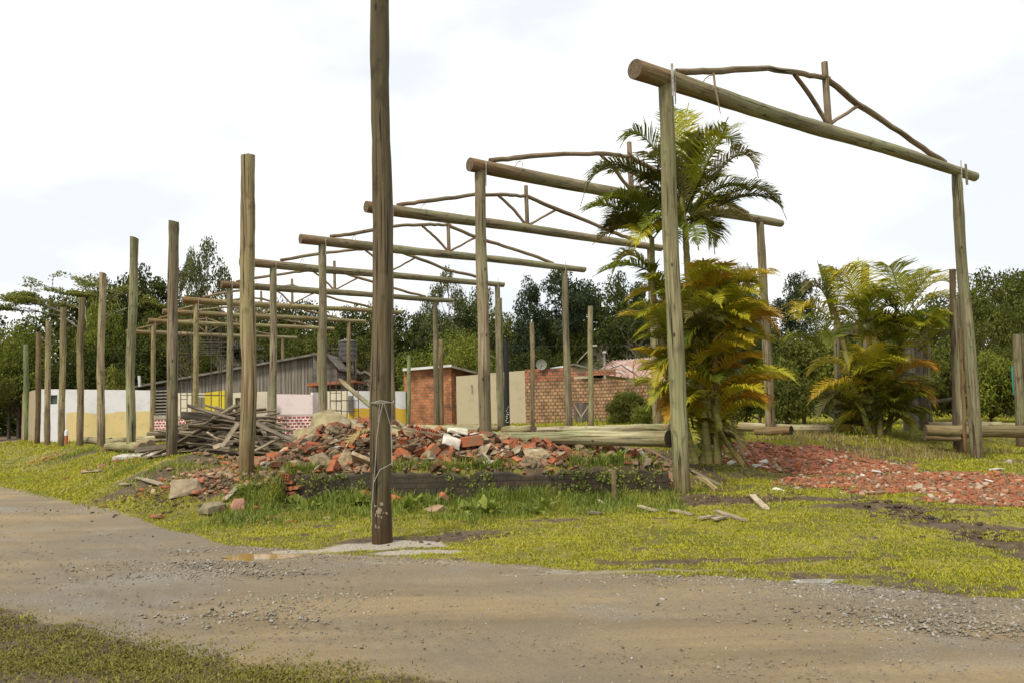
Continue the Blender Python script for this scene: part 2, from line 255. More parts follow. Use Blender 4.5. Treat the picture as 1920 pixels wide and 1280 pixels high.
# ------------------------------------------------------------------ mesh building
class MB:
    def __init__(s): s.v = []; s.f = []; s.uv = []; s.mi = []
    def face(s, idx, uv=None, mi=0): s.f.append(tuple(idx)); s.uv.append(uv or [(0, 0)]*len(idx)); s.mi.append(mi)
    def box(s, c, size, rot=None, mi=0):
        c = Vector(c); hx, hy, hz = (a/2 for a in size); n = len(s.v)
        Rm = rot if rot is not None else Matrix.Identity(3)
        for x in (-hx, hx):
            for y in (-hy, hy):
                for z in (-hz, hz): s.v.append(c+Rm @ Vector((x, y, z)))
        for q in ((0, 1, 3, 2), (4, 6, 7, 5), (0, 4, 5, 1), (2, 3, 7, 6), (0, 2, 6, 4), (1, 5, 7, 3)):
            s.face([n+i for i in q], [(s.v[n+i].x+s.v[n+i].y*.9, s.v[n+i].z) for i in q], mi)
    def tube(s, pts, rad, seg=10, cap=True, capmi=None, lump=0, mi=0):
        pts = [Vector(p) for p in pts]; n0 = len(s.v); ln = 0; L_ = []
        ref = None
        for i, p in enumerate(pts):
            t = (pts[min(i+1, len(pts)-1)]-pts[max(i-1, 0)]).normalized()
            if ref is None: ref = Vector((0, 1, 0)) if abs(t.y) < .9 else Vector((1, 0, 0))
            a = (ref-t*ref.dot(t)).normalized(); ref = a; b = t.cross(a)
            if i: ln += (p-pts[i-1]).length
            L_.append(ln); r = rad[i] if hasattr(rad, '__len__') else rad
            for k in range(seg):
                an = 2*math.pi*k/seg; rr = r*(1+lump*math.sin(an*2+i*.7)+lump*random.uniform(-.5, .5))
                s.v.append(p+(a*math.cos(an)+b*math.sin(an))*rr)
        r0 = rad[0] if hasattr(rad, '__len__') else rad
        for i in range(len(pts)-1):
            for k in range(seg):
                k2 = (k+1) % seg; u0 = k/seg*6.28*r0; u1 = (k+1)/seg*6.28*r0
                s.face((n0+i*seg+k, n0+i*seg+k2, n0+(i+1)*seg+k2, n0+(i+1)*seg+k), [(u0, L_[i]), (u1, L_[i]), (u1, L_[i+1]), (u0, L_[i+1])], mi)
        if cap:
            cm = mi if capmi is None else capmi
            s.face([n0+k for k in range(seg)][::-1], None, cm); s.face([n0+(len(pts)-1)*seg+k for k in range(seg)], None, cm)
    def wall(s, A, B, z0, za, zb, th=.2, mi=0):
        """upright wall from A to B (xy), bottom z0, tops za, zb"""
        A = Vector((A[0], A[1], 0)); B = Vector((B[0], B[1], 0)); d = (B-A); ln = d.length; d.normalize(); nrm = Vector((-d.y, d.x, 0))*th; n = len(s.v)
        for off in (Vector((0, 0, 0)), nrm):
            s.v += [A+off+Vector((0, 0, z0)), B+off+Vector((0, 0, z0)), B+off+Vector((0, 0, zb)), A+off+Vector((0, 0, za))]
        uvq = [(0, z0), (ln, z0), (ln, zb), (0, za)]
        s.face((n, n+1, n+2, n+3), uvq, mi); s.face((n+5, n+4, n+7, n+6), [uvq[1], uvq[0], uvq[3], uvq[2]], mi)
        s.face((n+3, n+2, n+6, n+7), [(0, za), (ln, zb), (ln, zb+th), (0, za+th)], mi); s.face((n+4, n+5, n+1, n), None, mi)
        s.face((n+4, n, n+3, n+7), [(-th, z0), (0, z0), (0, za), (-th, za)], mi); s.face((n+1, n+5, n+6, n+2), [(ln, z0), (ln+th, z0), (ln+th, zb), (ln, zb)], mi)
    def build(s, name, mt, parent=None, origin=None, smooth=False, color=None):
        org = Vector((0, 0, 0))
        if parent is not None:
            q = parent
            while q: org += q.location; q = q.parent
        elif origin is not None: org = Vector(origin)
        me = bpy.data.meshes.new(name); me.from_pydata([tuple(v-org) for v in s.v], [], s.f)
        for mm in (mt if isinstance(mt, (list, tuple)) else [mt]): me.materials.append(mm)
        ul = me.uv_layers.new(name='UVMap'); flat = [c for f in s.uv for q in f for c in q]; ul.data.foreach_set('uv', flat)
        me.polygons.foreach_set('material_index', s.mi)
        if smooth: me.polygons.foreach_set('use_smooth', [True]*len(s.f)); me.set_sharp_from_angle(angle=R(50))
        me.update(); o = bpy.data.objects.new(name, me); COL.objects.link(o)
        if parent is not None: o.parent = parent
        else: o.location = org
        if color: o.color = (*color, 1)
        return o
def npmesh(name, V, Fc, mt, var=None, origin=(0, 0, 0), smooth=False, parent=None):
    V = np.asarray(V, np.float32)-np.asarray(origin, np.float32); Fc = np.asarray(Fc, np.int32); k = Fc.shape[1]
    me = bpy.data.meshes.new(name); me.vertices.add(len(V)); me.vertices.foreach_set('co', V.ravel())
    me.loops.add(Fc.size); me.loops.foreach_set('vertex_index', Fc.ravel()); me.polygons.add(len(Fc))
    me.polygons.foreach_set('loop_start', np.arange(0, Fc.size, k, dtype=np.int32)); me.polygons.foreach_set('loop_total', np.full(len(Fc), k, np.int32))
    if smooth: me.polygons.foreach_set('use_smooth', np.ones(len(Fc), bool))
    me.materials.append(mt)
    if var is not None: a = me.attributes.new('var', 'FLOAT', 'POINT'); a.data.foreach_set('value', np.asarray(var, np.float32))
    me.update(calc_edges=True); me.validate(); o = bpy.data.objects.new(name, me); COL.objects.link(o); o.location = origin
    if parent is not None: o.parent = parent; o.location = (0, 0, 0)
    return o
def tag(o, label=None, cat=None, group=None, kind=None):
    if label: o['label'] = label
    if cat: o['category'] = cat
    if group: o['group'] = group
    if kind: o['kind'] = kind
    return o
def thing(name, loc, label, cat, group=None):
    o = bpy.data.objects.new(name, None); COL.objects.link(o); o.location = loc; o.empty_display_size = .2; return tag(o, label, cat, group)
def rotm(rx, ry, rz): return Matrix.Rotation(rz, 3, 'Z') @ Matrix.Rotation(ry, 3, 'Y') @ Matrix.Rotation(rx, 3, 'X')

# ------------------------------------------------------------------ ground
tt = np.concatenate([np.linspace(-2.6, -.80, 50)[:-1], np.linspace(-.80, .80, 430), np.linspace(.80, 2.6, 50)[1:]])
yy = np.exp(np.arange(math.log(1.3), math.log(125), .0062))
TY, TT = np.meshgrid(yy, tt, indexing='ij'); GX = TY*TT; GY = TY
HZ = H(GX, GY)
rm = roadmask(GX, GY)
cl_ = np.interp(GX, EX, EY)
for off_, w_, dp_ in ((1.05, .13, .012), (1.35, .10, .010), (2.55, .14, .014), (2.95, .10, .010)):
    q_ = np.abs(cl_-GY-off_*(1+.10*np.sin(GX*.35+off_))); tr_ = np.exp(-(q_/w_)**2)*rm*(GX > -9); HZ = HZ-tr_*dp_*(1+.8*np.sin((GX*1.0+GY*.4)*52)*.35)
def ell(px, py, rx, ry, h=0, ang=0):
    g = G(px, py, h); c, s_ = math.cos(ang), math.sin(ang); dx = GX-g.x; dy = GY-g.y
    return ss(1.35, .55, np.sqrt(((dx*c+dy*s_)/rx)**2+((-dx*s_+dy*c)/ry)**2)+fbm(GX*2, GY*2)*.9)
mud = np.zeros_like(GX)
for a in ((340, 915, 1.5, 1.2, .2), (300, 930, 1.0, .8, .1), (440, 905, 1.1, .9, .4), (480, 885, .8, .8, .4), (1340, 940, 1.3, .5), (1420, 938, .8, .35), (840, 1010, .5, .3), (1700, 955, 1.6, .22, 0, -.35), (1810, 990, 1.5, .25, 0, -.55), (1560, 935, .9, .3, 0, -.1),
          (1890, 945, .9, .25), (1030, 975, .5, .12), (60, 862, 3.2, .8), (200, 880, 1.6, .5), (880, 1000, .4, .25), (1900, 1020, .9, .2, 0, -.8), (1860, 880, 1.6, .35, .1),
          (1280, 1050, .8, .12), (1500, 1050, .8, .1), (600, 985, .2, .1), (1480, 845, 2.2, .6, .4)): mud = np.maximum(mud, ell(*a))
for (a, b, wd) in (((1600, 925), (1920, 1035), .22), ((1560, 935), (1700, 975), .14), ((1500, 1000), (1760, 1100), .07)):   # wheel ruts
    A = G(*a); B = G(*b); d = (B-A); ln = d.length; d.normalize(); s1 = (GX-A.x)*d.x+(GY-A.y)*d.y; q1 = np.abs(-(GX-A.x)*d.y+(GY-A.y)*d.x)
    k = ss(wd*1.8, wd*.3, q1+np.abs(fbm(GX*3, GY*3))*.45+np.clip(fbm(GX*8, GY*8), -.1, .4)*.6)*ss(-.2, .3, s1)*ss(ln+1.5, ln, s1); mud = np.maximum(mud, k); HZ = HZ-k*.03*(1-rm)
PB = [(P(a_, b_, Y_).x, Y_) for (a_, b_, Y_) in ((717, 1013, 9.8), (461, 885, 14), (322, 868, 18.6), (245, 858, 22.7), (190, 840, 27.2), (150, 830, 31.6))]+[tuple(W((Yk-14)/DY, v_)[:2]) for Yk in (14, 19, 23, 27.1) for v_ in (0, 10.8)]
for (a_, b_) in PB: mud = np.maximum(mud, ss(.75, .25, np.hypot(GX-a_, GY-b_)+fbm(GX*3, GY*3)*.6))  # muddy discs round the post feet, doubling as painted contact shade
U_, V_ = UV(GX, GY); ledge = ss(13.85, 13.95, GY)*ss(15.2, 14.6, GY)*ss(-4.2, -4, GX)*ss(3.2, 2.6, GX)*ss(-.22, .1, fbm(GX*2.5, GY*2.5)); mud = np.maximum(mud, ledge); inside = ss(13.9, 14.3, GY)*ss(-6.2, -5.2, V_)*ss(13, 10, V_)
mud = np.maximum(mud, inside*ss(-.12, .12, fbm(GX*.6, GY*.6)+.02)*.8)
mud = np.maximum(mud, np.where(mound(GX, GY) > .03, 1, 0))
near = ss(.9, .2, GY-np.interp(GX, NX, NY))
mud = np.maximum(mud, near*(.72+.28*ss(-.15, .15, fbm(GX*1.5, GY*3))))
mud = np.maximum(mud, ss(1.3, 0, GY-np.interp(GX, EX, EY))*ss(-.05, .25, fbm(GX*1.8+3, GY*2.8))*.75*(rm < .9)); mud = np.maximum(mud, .9*ss(.12, .38, fbm(GX*2.2+5, GY*3.3))*ss(16, 10, GY))
pale = np.maximum(ell(735, 1022, .72, .30)*.9, ell(800, 1035, .7, .14)*.7)
pale = np.maximum(pale, ell(600, 1030, .5, .12)*.7); pale = np.maximum(pale, ell(300, 850, 1.1, .6, .5)*.9); pale = np.maximum(pale, ell(1200, 1070, 2, .1)*.5)
ed = np.interp(GX, EX, EY); pale = np.maximum(pale, ss(.45, .05, np.abs(GY-ed+.2))*ss(-.02, .25, fbm(GX*2, GY*2))*.5*(GX > -4))
dust = np.zeros_like(GX)
for a in ((1540, 875, 2.3, 1.5, .05), (1700, 900, 2.4, 1.5), (1850, 915, 2.2, 1.4), (1980, 930, 2, 1.3)): dust = np.maximum(dust, ell(*a))
damp = ss(2.3, .5, ed-GY+fbm(GX*.7, GY*1.2)*2.2)*(rm > .2)*ss(-9, -4, GX)
nR, nC = GX.shape; idx = np.arange(nR*nC).reshape(nR, nC)
Fq = np.stack([idx[:-1, :-1], idx[:-1, 1:], idx[1:, 1:], idx[1:, :-1]], -1).reshape(-1, 4)
fr = (rm[:-1, :-1]+rm[1:, 1:]).reshape(-1)/2
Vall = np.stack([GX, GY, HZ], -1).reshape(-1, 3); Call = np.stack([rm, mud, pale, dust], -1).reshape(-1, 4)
def groundmat():
    m = bpy.data.materials.new('ground_surface'); m.use_nodes = True; t = m.node_tree; nn = t.nodes.new; lk = t.links.new; b = t.nodes['Principled BSDF']
    g = nn('ShaderNodeNewGeometry'); at = nn('ShaderNodeAttribute'); at.attribute_name = 'zone'; sp = nn('ShaderNodeSeparateColor'); lk(at.outputs['Color'], sp.inputs[0])
    def noise(sc, det=6, rough=.6, stretch=None):
        n = nn('ShaderNodeTexNoise'); n.inputs['Scale'].default_value = sc; n.inputs['Detail'].default_value = det; n.inputs['Roughness'].default_value = rough
        if stretch:
            mp = nn('ShaderNodeMapping'); mp.inputs['Scale'].default_value = stretch[:3]; mp.inputs['Rotation'].default_value = (0, 0, stretch[3]); lk(g.outputs['Position'], mp.inputs[0]); lk(mp.outputs[0], n.inputs['Vector'])
        else: lk(g.outputs['Position'], n.inputs['Vector'])
        return n.outputs[0]
    def mr(s, lo, hi, a=0., b_=1.):
        x = nn('ShaderNodeMapRange'); x.inputs[1].default_value = lo; x.inputs[2].default_value = hi; x.inputs[3].default_value = a; x.inputs[4].default_value = b_; lk(s, x.inputs[0]); return x.outputs[0]
    def mix(f, a, c):
        x = nn('ShaderNodeMix'); x.data_type = 'RGBA'; lk(f, x.inputs[0])
        for i, s in ((6, a), (7, c)):
            if isinstance(s, tuple): x.inputs[i].default_value = (*s, 1)
            else: lk(s, x.inputs[i])
        return x.outputs[2]
    def madd(a, k, c):
        x = nn('ShaderNodeMath'); x.operation = 'MULTIPLY_ADD'; lk(a, x.inputs[0]); x.inputs[1].default_value = k
        if isinstance(c, float): x.inputs[2].default_value = c
        else: lk(c, x.inputs[2])
        return x.outputs[0]
    nf = noise(38, 8, .7); nm = noise(6, 6); nl = noise(.8, 4); nst = noise(1, 6, .55, (.16, 1.9, 1, .22)); nb = noise(.33, 3, .5)
    grass = mix(mr(nf, .38, .60), (.19, .17, .020), (.060, .055, .012)); grass = mix(mr(nl, .42, .62), grass, (.23, .19, .035)); grass = mix(mr(nm, .55, .72), grass, (.11, .09, .035))
    mudc = mix(mr(nm, .35, .65), (.12, .083, .044), (.05, .035, .019)); mudc = mix(mr(nf, .55, .75), mudc, (.17, .12, .07))
    road = mix(mr(nst, .36, .66), (.30, .222, .115), (.17, .124, .064)); road = mix(mr(nb, .42, .60, 0, .85), road, (.165, .138, .095)); road = mix(mr(nm, .5, .75, 0, .35), road, (.30, .235, .13)); road = mix(mr(nf, .5, .72), road, (.13, .11, .085)); 
    n5 = noise(70, 3, .7); road = mix(mr(n5, .62, .74, 0, .55), road, (.36, .31, .22))
    road = mix(mr(nf, .30, .42, .55, 0), road, (.10, .075, .05)); grav = mix(mr(n5, .4, .6), (.10, .092, .08), (.33, .30, .25)); 
    nl2 = noise(.45, 3); road = mix(mr(nl2, .55, .68, 0, .75), road, grav)
    dm = nn('ShaderNodeAttribute'); dm.attribute_name = 'damp'; dd = nn('ShaderNodeMath'); dd.operation = 'MULTIPLY'; lk(dm.outputs['Fac'], dd.inputs[0]); lk(mr(nm, .35, .7, .05, .75), dd.inputs[1]); road = mix(dd.outputs[0], road, mix(mr(n5, .42, .62), (.10, .082, .058), (.27, .23, .165)))
    palec = mix(mr(nf, .4, .65), (.40, .36, .29), (.20, .17, .125)); dustc = mix(mr(nm, .35, .65), (.36, .10, .05), (.21, .09, .05))
    def edge(ch, amt=.5): return mr(madd(nm, amt, madd(nf, amt*.6, ch)), .5+amt*.8-.12, .5+amt*.8+.12)
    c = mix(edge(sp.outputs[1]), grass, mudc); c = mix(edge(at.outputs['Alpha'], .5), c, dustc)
    c = mix(mr(madd(nm, .4, sp.outputs[0]), .55, .85), c, road); c = mix(edge(sp.outputs[2], .5), c, palec)
    lk(c, b.inputs['Base Color']); lk(mr(nl2, .4, .65, .9, .55), b.inputs['Roughness']); b.inputs['Specular IOR Level'].default_value = .3
    bp = nn('ShaderNodeBump'); bp.inputs['Strength'].default_value = .8; bp.inputs['Distance'].default_value = .02; lk(madd(nf, 1., madd(n5, .5, nm)), bp.inputs['Height']); lk(bp.outputs[0], b.inputs['Normal'])
    return m
M['ground'] = groundmat()
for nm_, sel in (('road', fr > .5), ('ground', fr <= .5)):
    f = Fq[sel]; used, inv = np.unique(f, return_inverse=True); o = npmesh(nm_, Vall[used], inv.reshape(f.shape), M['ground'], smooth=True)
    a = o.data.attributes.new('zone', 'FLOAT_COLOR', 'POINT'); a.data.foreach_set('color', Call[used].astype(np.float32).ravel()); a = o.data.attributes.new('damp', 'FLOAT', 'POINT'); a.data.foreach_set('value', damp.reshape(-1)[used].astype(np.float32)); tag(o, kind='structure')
b = MB(); n = 0
b.v = [Vector(p) for p in ((-900, -300, -.12), (900, -300, -.12), (900, 1200, -.12), (-900, 1200, -.12))]; b.face((0, 1, 2, 3))
o = b.build('far_ground', mat('far_grass', (.10, .12, .02), (.06, .07, .02), .3)); tag(o, kind='structure')
# puddles
M['water'] = mat('muddy_water', (.34, .21, .07), (.28, .17, .05), 2, rough=.06, bump=0, spec=.6)
M['waterb'] = mat('wet_sheen', (.30, .27, .23), (.22, .2, .17), 2, rough=.04, bump=0, spec=1)
for (cx, cy, rx, ry), mm in zip(PUD, (M['water'], M['waterb'])):
    b = MB(); z = float(np.mean(H(cx+np.array([-.3, 0, .3])*rx, cy+np.zeros(3))))+.016; b.v.append(Vector((cx, cy, z)))
    for k in range(48):
        an = k/48*2*math.pi; rr = .72*(1+.12*math.sin(3*an+1)+.07*math.sin(7*an)+.05*math.sin(13*an)); b.v.append(Vector((cx+math.cos(an)*rx*rr, cy+math.sin(an)*ry*rr, z)))
    for k in range(48): b.face((0, 1+k, 1+(k+1) % 48))
    o = b.build('puddle', mm, origin=(cx, cy, z)); tag(o, kind='structure')

# ------------------------------------------------------------------ scatters (stuff)
def zone_at(x, y):
    """nearest values of masks on the grid"""
    i = np.clip(((np.log(y)-math.log(1.3))/.0062).round().astype(int), 0, nR-1); t = x/y; j = np.clip(np.searchsorted(tt, t), 0, nC-1)
    return rm[i, j], mud[i, j], pale[i, j], dust[i, j]
def sample(nn_, y0, y1, t0=-.92, t1=.92):
    y = 1/np.sqrt(RNG.uniform(1/y1**2, 1/y0**2, nn_)) if False else np.exp(RNG.uniform(math.log(y0), math.log(y1), nn_)); return y*RNG.uniform(t0, t1, nn_), y
def blades(name, x, y, hgt, wid, mt, nb=3, lean=.5, spread=.04, label=None, z=None):
    x = np.repeat(x, nb); y = np.repeat(y, nb); hgt = np.repeat(hgt, nb)*RNG.uniform(.5, 1.15, len(x)); wid = np.repeat(np.broadcast_to(wid, (len(x)//nb,)), nb)
    x = x+RNG.normal(0, 1, len(x))*spread; y = y+RNG.normal(0, 1, len(x))*spread; z0 = H(x, y)-.005
    a = RNG.uniform(0, 2*np.pi, len(x)); ln = RNG.uniform(.1, 1, len(x))*lean*hgt; dx = np.cos(a); dy = np.sin(a)
    b2 = a+np.pi/2+RNG.normal(0, .5, len(x)); wx = np.cos(b2)*wid/2; wy = np.sin(b2)*wid/2
    p = np.stack
    v0 = p([x-wx, y-wy, z0], -1); v1 = p([x+wx, y+wy, z0], -1)
    v2 = p([x+wx*.8+dx*ln*.4, y+wy*.8+dy*ln*.4, z0+hgt*.6], -1); v3 = p([x-wx*.8+dx*ln*.4, y-wy*.8+dy*ln*.4, z0+hgt*.6], -1)
    v4 = p([x+dx*ln, y+dy*ln, z0+hgt*RNG.uniform(.75, 1, len(x))], -1)
    n = len(x); V = np.concatenate([v0, v1, v2, v3, v4, v4]); i = np.arange(n); Fc = np.concatenate([p([i, i+n, i+2*n, i+3*n], -1), p([i+3*n, i+2*n, i+4*n, i+5*n], -1)])
    V[5*n:] += .001
    vr = RNG.random(n)**1.5; o = npmesh(name, V, Fc, mt, var=np.tile(vr, 6)); tag(o, label, kind='stuff'); return o
x, y = sample(165000, 5.6, 24); r_, m_, p_, d_ = zone_at(x, y); k = (r_ < .45) & (fbm(x*3.1, y*3.1)+.2*RNG.normal(size=len(x)) > -.24) & (fbm(x*11, y*11, 2) > -.17+.0*x) & (RNG.random(len(x)) > m_*1.05) & (p_ < .5) & (d_ < .5) & (y > np.interp(x, NX, NY)) & (mound(x, y) < .05)
x, y = x[k], y[k]; blades('lawn_grass', x, y, np.clip(.022+.0014*y, 0, .05)*RNG.uniform(.4, 1.2, len(x)), .005+.0007*y, M['lawn'], 4, 1.7, .03, 'short yellow-green turf between the road and the ruin')
x, y = sample(105000, 2.6, 7.2, -.95, .2); r_, m_, p_, d_ = zone_at(x, y); k = (y < np.interp(x, NX, NY)+.15*RNG.normal(size=len(x))) & (fbm(x*1.6, y*2.6)+.25*RNG.normal(size=len(x))*.5 > -.10)
x, y = x[k], y[k]; blades('verge_grass', x, y, .012+.016*RNG.random(len(x)), .006+.0007*y, M['olivegrass'], 4, 1.8, .04, 'dull trampled grass on the near road edge')
x, y = sample(54000, 13, 60); u, v = UV(x, y); r_, m_, p_, d_ = zone_at(x, y); k = (r_ < .4) & (RNG.random(len(x)) > m_*.8) & (mound(x, y) < .1) & (d_ < .5) & (p_ < .4)
x, y = x[k], y[k]; blades('site_grass', x, y, .03+.0032*y*RNG.random(len(x))**1.5, .008+.0009*y, M['lawn'], 4, 1.2, .1, 'rough grass growing over the old floor')
# lush weeds in front of the plinth and round the spoil
def around(n, pts, sx, sy):
    q = [GH(*p) for p in pts]; i = RNG.integers(0, len(q), n); return np.array([q[a].x for a in i])+RNG.normal(0, sx, n), np.array([q[a].y for a in i])+RNG.normal(0, sy, n)
x = RNG.uniform(-4.6, 2.6, 5200); y = 13.70-RNG.random(5200)**1.3*1.9; k = (zone_at(x, y)[0] < .4) & (fbm(x*2.3, y*2.3)+.12*RNG.normal(size=5200) > -.04); x, y = x[k], y[k]
blades('tall_grass', x, y, np.clip(.07+.17*RNG.random(len(x))*ss(12.0, 13.7, y)+.16*fbm(x*2, y*2), .05, 1), .012, M['green'], 5, .9, .07, 'lush green grass growing along the foot of the old foundation')
x, y = around(3200, [(300, 890), (380, 870), (480, 960), (520, 950), (580, 960), (640, 960), (760, 960), (880, 970), (980, 960), (1100, 940), (230, 860), (150, 850), (250, 880), (450, 975)], .35, .35); k = zone_at(x, y)[0] < .3
blades('bank_grass', x[k], y[k], .06+.10*RNG.random(k.sum()), .012, M['green'], 3, .8, .05, 'green grass tufts on the earth bank')
x, y = around(2600, [(890, 880), (940, 880), (1000, 885), (1080, 880), (1120, 855), (1150, 870), (1180, 880), (850, 890), (790, 890), (740, 890), (1210, 860), (600, 870)], .22, .12); k = (y > 14.0) & (y < 16)
blades('ledge_grass', x[k], y[k], .06+.12*RNG.random(k.sum()), .012, M['green'], 3, .9, .04, 'green grass growing on the foundation ledge')
x, y = around(1200, [(1500, 815), (1550, 810), (1480, 825), (1560, 822), (1600, 850), (1750, 850), (1720, 860), (1850, 850), (1680, 850)], .5, .3)
blades('dry_tufts', x, y, .10+.15*RNG.random(len(x)), .012, M['dry'], 3, .8, .08, 'straw coloured grass beside the felled logs')
x, y = around(1500, [(780, 780), (820, 785), (900, 790), (1000, 790), (1150, 790), (1190, 785), (870, 790), (960, 790), (1050, 790)], 1.6, 1.5)
blades('back_weeds', x, y, .25+.5*RNG.random(len(x)), .05, M['green'], 4, .6, .15, 'tall weeds at the foot of the brick buildings')
n_ = 1300; x = RNG.uniform(-4.0, 2.7, n_); k = fbm(x*1.5, x*0+3.3) > -.08; x = x[k]; y = 13.72+RNG.random(len(x))*.5
o = blades('hanging_grass', x, y*0+13.98+RNG.random(len(x))*.12, .10+.20*RNG.random(len(x)), .014, M['green'], 3, .8, .05, 'grass spilling over the edge of the foundation')
x = RNG.uniform(-3.9, 2.6, 1100); k = fbm(x*1.2, x*0+7.7) > -.05; x = x[k]; blades('rank_grass', x, 13.62-RNG.random(len(x))*.35, .10+.20*RNG.random(len(x))**1.5, .015, M['green'], 3, .7, .05, 'tall rank grass against the foundation')
x = np.concatenate([a_+RNG.normal(0, .22, 60) for (a_, b_) in PB[1:]]); y = np.concatenate([b_+RNG.normal(0, .2, 60) for (a_, b_) in PB[1:]]); blades('post_tufts', x, y, .06+.16*RNG.random(len(x)), .012, M['green'], 3, .7, .03, 'grass tufts grown round the post feet')
# broad-leaved weed clumps: individual plants
def weed(px, py, s, label):
    g = GH(px, py); n = 46; V = []; Fc = []; vr = []
    for i in range(n):
        a = random.uniform(0, 6.28); el = random.uniform(.2, 1.4); ln = s*random.uniform(.4, 1); d = Vector((math.cos(a)*math.cos(el), math.sin(a)*math.cos(el), math.sin(el)))
        sd_ = Vector((-math.sin(a), math.cos(a), 0))*ln*.13; p0 = g+Vector((random.uniform(-.4, .4)*s, random.uniform(-.3, .3)*s, 0)); p1 = p0+d*ln*.55; p2 = p0+d*ln+Vector((0, 0, -.25*ln))
        k = len(V); V += [p0-sd_*.3, p0+sd_*.3, p1+sd_, p1-sd_, p2+sd_*.15, p2-sd_*.15]; Fc += [(k, k+1, k+2, k+3), (k+3, k+2, k+4, k+5)]; vr += [random.random()]*6
    o = npmesh('weed', [tuple(v) for v in V], Fc, M['green'], var=vr, origin=tuple(g)); tag(o, label, 'weed', 'leafy weeds around the foundation'); return o
for (px, py, s, lb) in ((585, 880, .38, 'leafy green weed on top of the broken foundation corner'), (905, 895, .42, 'bushy bright green weed hanging over the foundation edge'), (770, 900, .34, 'dark green leafy weed beside the thick wired post'),
                        (790, 950, .40, 'spiky green weed growing right of the wired post'), (1010, 915, .38, 'coarse weed in front of the foundation wall'), (1150, 870, .45, 'feathery green weed below the big fallen log'),
                        (545, 935, .36, 'broad-leaved weed at the left foot of the foundation'), (460, 945, .30, 'low leafy weed by the tan rock'), (490, 925, .32, 'spreading weed beside the pink stone'), (870, 960, .34, 'thick weed tuft below the hanging foundation weed'),
                        (670, 945, .34, 'dark weed just left of the wired post'), (1220, 890, .35, 'green weed against the foundation beside the nearest frame post'), (1060, 880, .28, 'small weed on the ledge among brick scraps')):
    weed(px, py, s, lb)

# chunks: irregular low-poly stone template
def chunk_arrays(n, x, y, size, lift=.3, z=None):
    base = np.array([(-1, -1, -.7), (1, -1, -.7), (1, 1, -.7), (-1, 1, -.7), (-.8, -.8, .7), (.8, -.8, .7), (.8, .8, .7), (-.8, .8, .7)])*.5
    Q = base[None]*(1+RNG.normal(0, .2, (n, 8, 3))); Q = Q*(size[:, None, None])*np.stack([RNG.uniform(.8, 1.6, n), RNG.uniform(.6, 1.1, n), RNG.uniform(.35, .8, n)], -1)[:, None, :]
    a = RNG.uniform(0, 6.28, n); b_ = RNG.normal(0, .45, n); ca, sa, cb, sb = np.cos(a), np.sin(a), np.cos(b_), np.sin(b_)
    X = Q[..., 0]*cb[:, None]+Q[..., 2]*sb[:, None]; Z = -Q[..., 0]*sb[:, None]+Q[..., 2]*cb[:, None]; Y = Q[..., 1]
    X2 = X*ca[:, None]-Y*sa[:, None]; Y2 = X*sa[:, None]+Y*ca[:, None]
    zz = (H(x, y) if z is None else z)+size*lift
    V = np.stack([X2+x[:, None], Y2+y[:, None], Z+zz[:, None]], -1).reshape(-1, 3)
    f = np.array([(0, 3, 2, 1), (4, 5, 6, 7), (0, 1, 5, 4), (1, 2, 6, 5), (2, 3, 7, 6), (3, 0, 4, 7)]); Fc = (f[None]+(np.arange(n)*8)[:, None, None]).reshape(-1, 4); return V, Fc
def chunks(name, x, y, size, mt, label, lift=.25):
    n = len(x); V, Fc = chunk_arrays(n, x, y, size, lift); o = npmesh(name, V, Fc, mt, var=np.repeat((RNG.random(n) > .8)*RNG.uniform(.5, 1, n), 8)); tag(o, label, kind='stuff'); return o
x, y = sample(26000, 3.2, 22); k = (zone_at(x, y)[0] > .6) & (fbm(x*.5, y*.8) > -.16+.25*RNG.random(len(x))); x, y = x[k], y[k]
chunks('gravel', x, y, .006+.0016*y*RNG.random(len(x))**2, M['gravel'], 'loose gravel on the dirt road', .1)
x, y = around(9000, [(1550, 1110), (1650, 1120), (1750, 1135), (1850, 1150), (1900, 1170), (1800, 1180), (1700, 1160), (1600, 1095), (1450, 1085), (1300, 1080), (1150, 1065), (350, 1075), (420, 1060), (500, 1075), (300, 1060), (600, 1040), (450, 1030), (750, 1045), (850, 1050), (560, 1120), (500, 1150), (1250, 1070)], .5, .16); k = zone_at(x, y)[0] > .3; x, y = x[k], y[k]
chunks('gravel_patch', x, y, .008+.022*RNG.random(len(x))**2.5, M['gravel'], 'drifts of grey crushed stone along the road edge', .1)
x, y = sample(15000, 11, 26, .25, .75); d_ = zone_at(x, y)[3]; k = d_ > .35+.3*RNG.random(len(x)); x, y = x[k], y[k]
chunks('brick_shards', x, y, .025+.085*RNG.random(len(x))**2.5, M['shard'], 'band of crushed red brick spread over the grass', .2)
x, y = sample(6500, 11, 26, .25, .75); d_ = zone_at(x, y)[3]; k = d_ > .25+.35*RNG.random(len(x)); x, y = x[k], y[k]
chunks('brick_dust_lumps', x, y, .02+.07*RNG.random(len(x))**2, M['rubble'], 'brown mortar crumbs mixed into the crushed brick band', .25)
x, y = sample(700, 3.5, 16); chunks('litter', x, y, .005+.0022*y*RNG.random(len(x))**3, M['bark'], 'dark twigs and leaf litter on road and turf', .2)
x, y = sample(11000, 13.3, 19, -.40, .22); k = (mound(x, y) > .02) | ((y < 15) & (y > 13.8) & (RNG.random(len(x)) < .5)) | ((x < -3.7) & (RNG.random(len(x)) < .4)); x, y = x[k], y[k]
chunks('rubble', x, y, .03+.09*RNG.random(len(x))**2, M['rubble'], 'small brick and mortar fragments of the rubble heap', .3)
x, y = around(900, [(540, 900), (520, 905), (1100, 870), (1000, 870), (1200, 875), (330, 900), (400, 930), (1440, 850), (1420, 870), (1380, 860), (90, 858), (200, 870)], .4, .35)
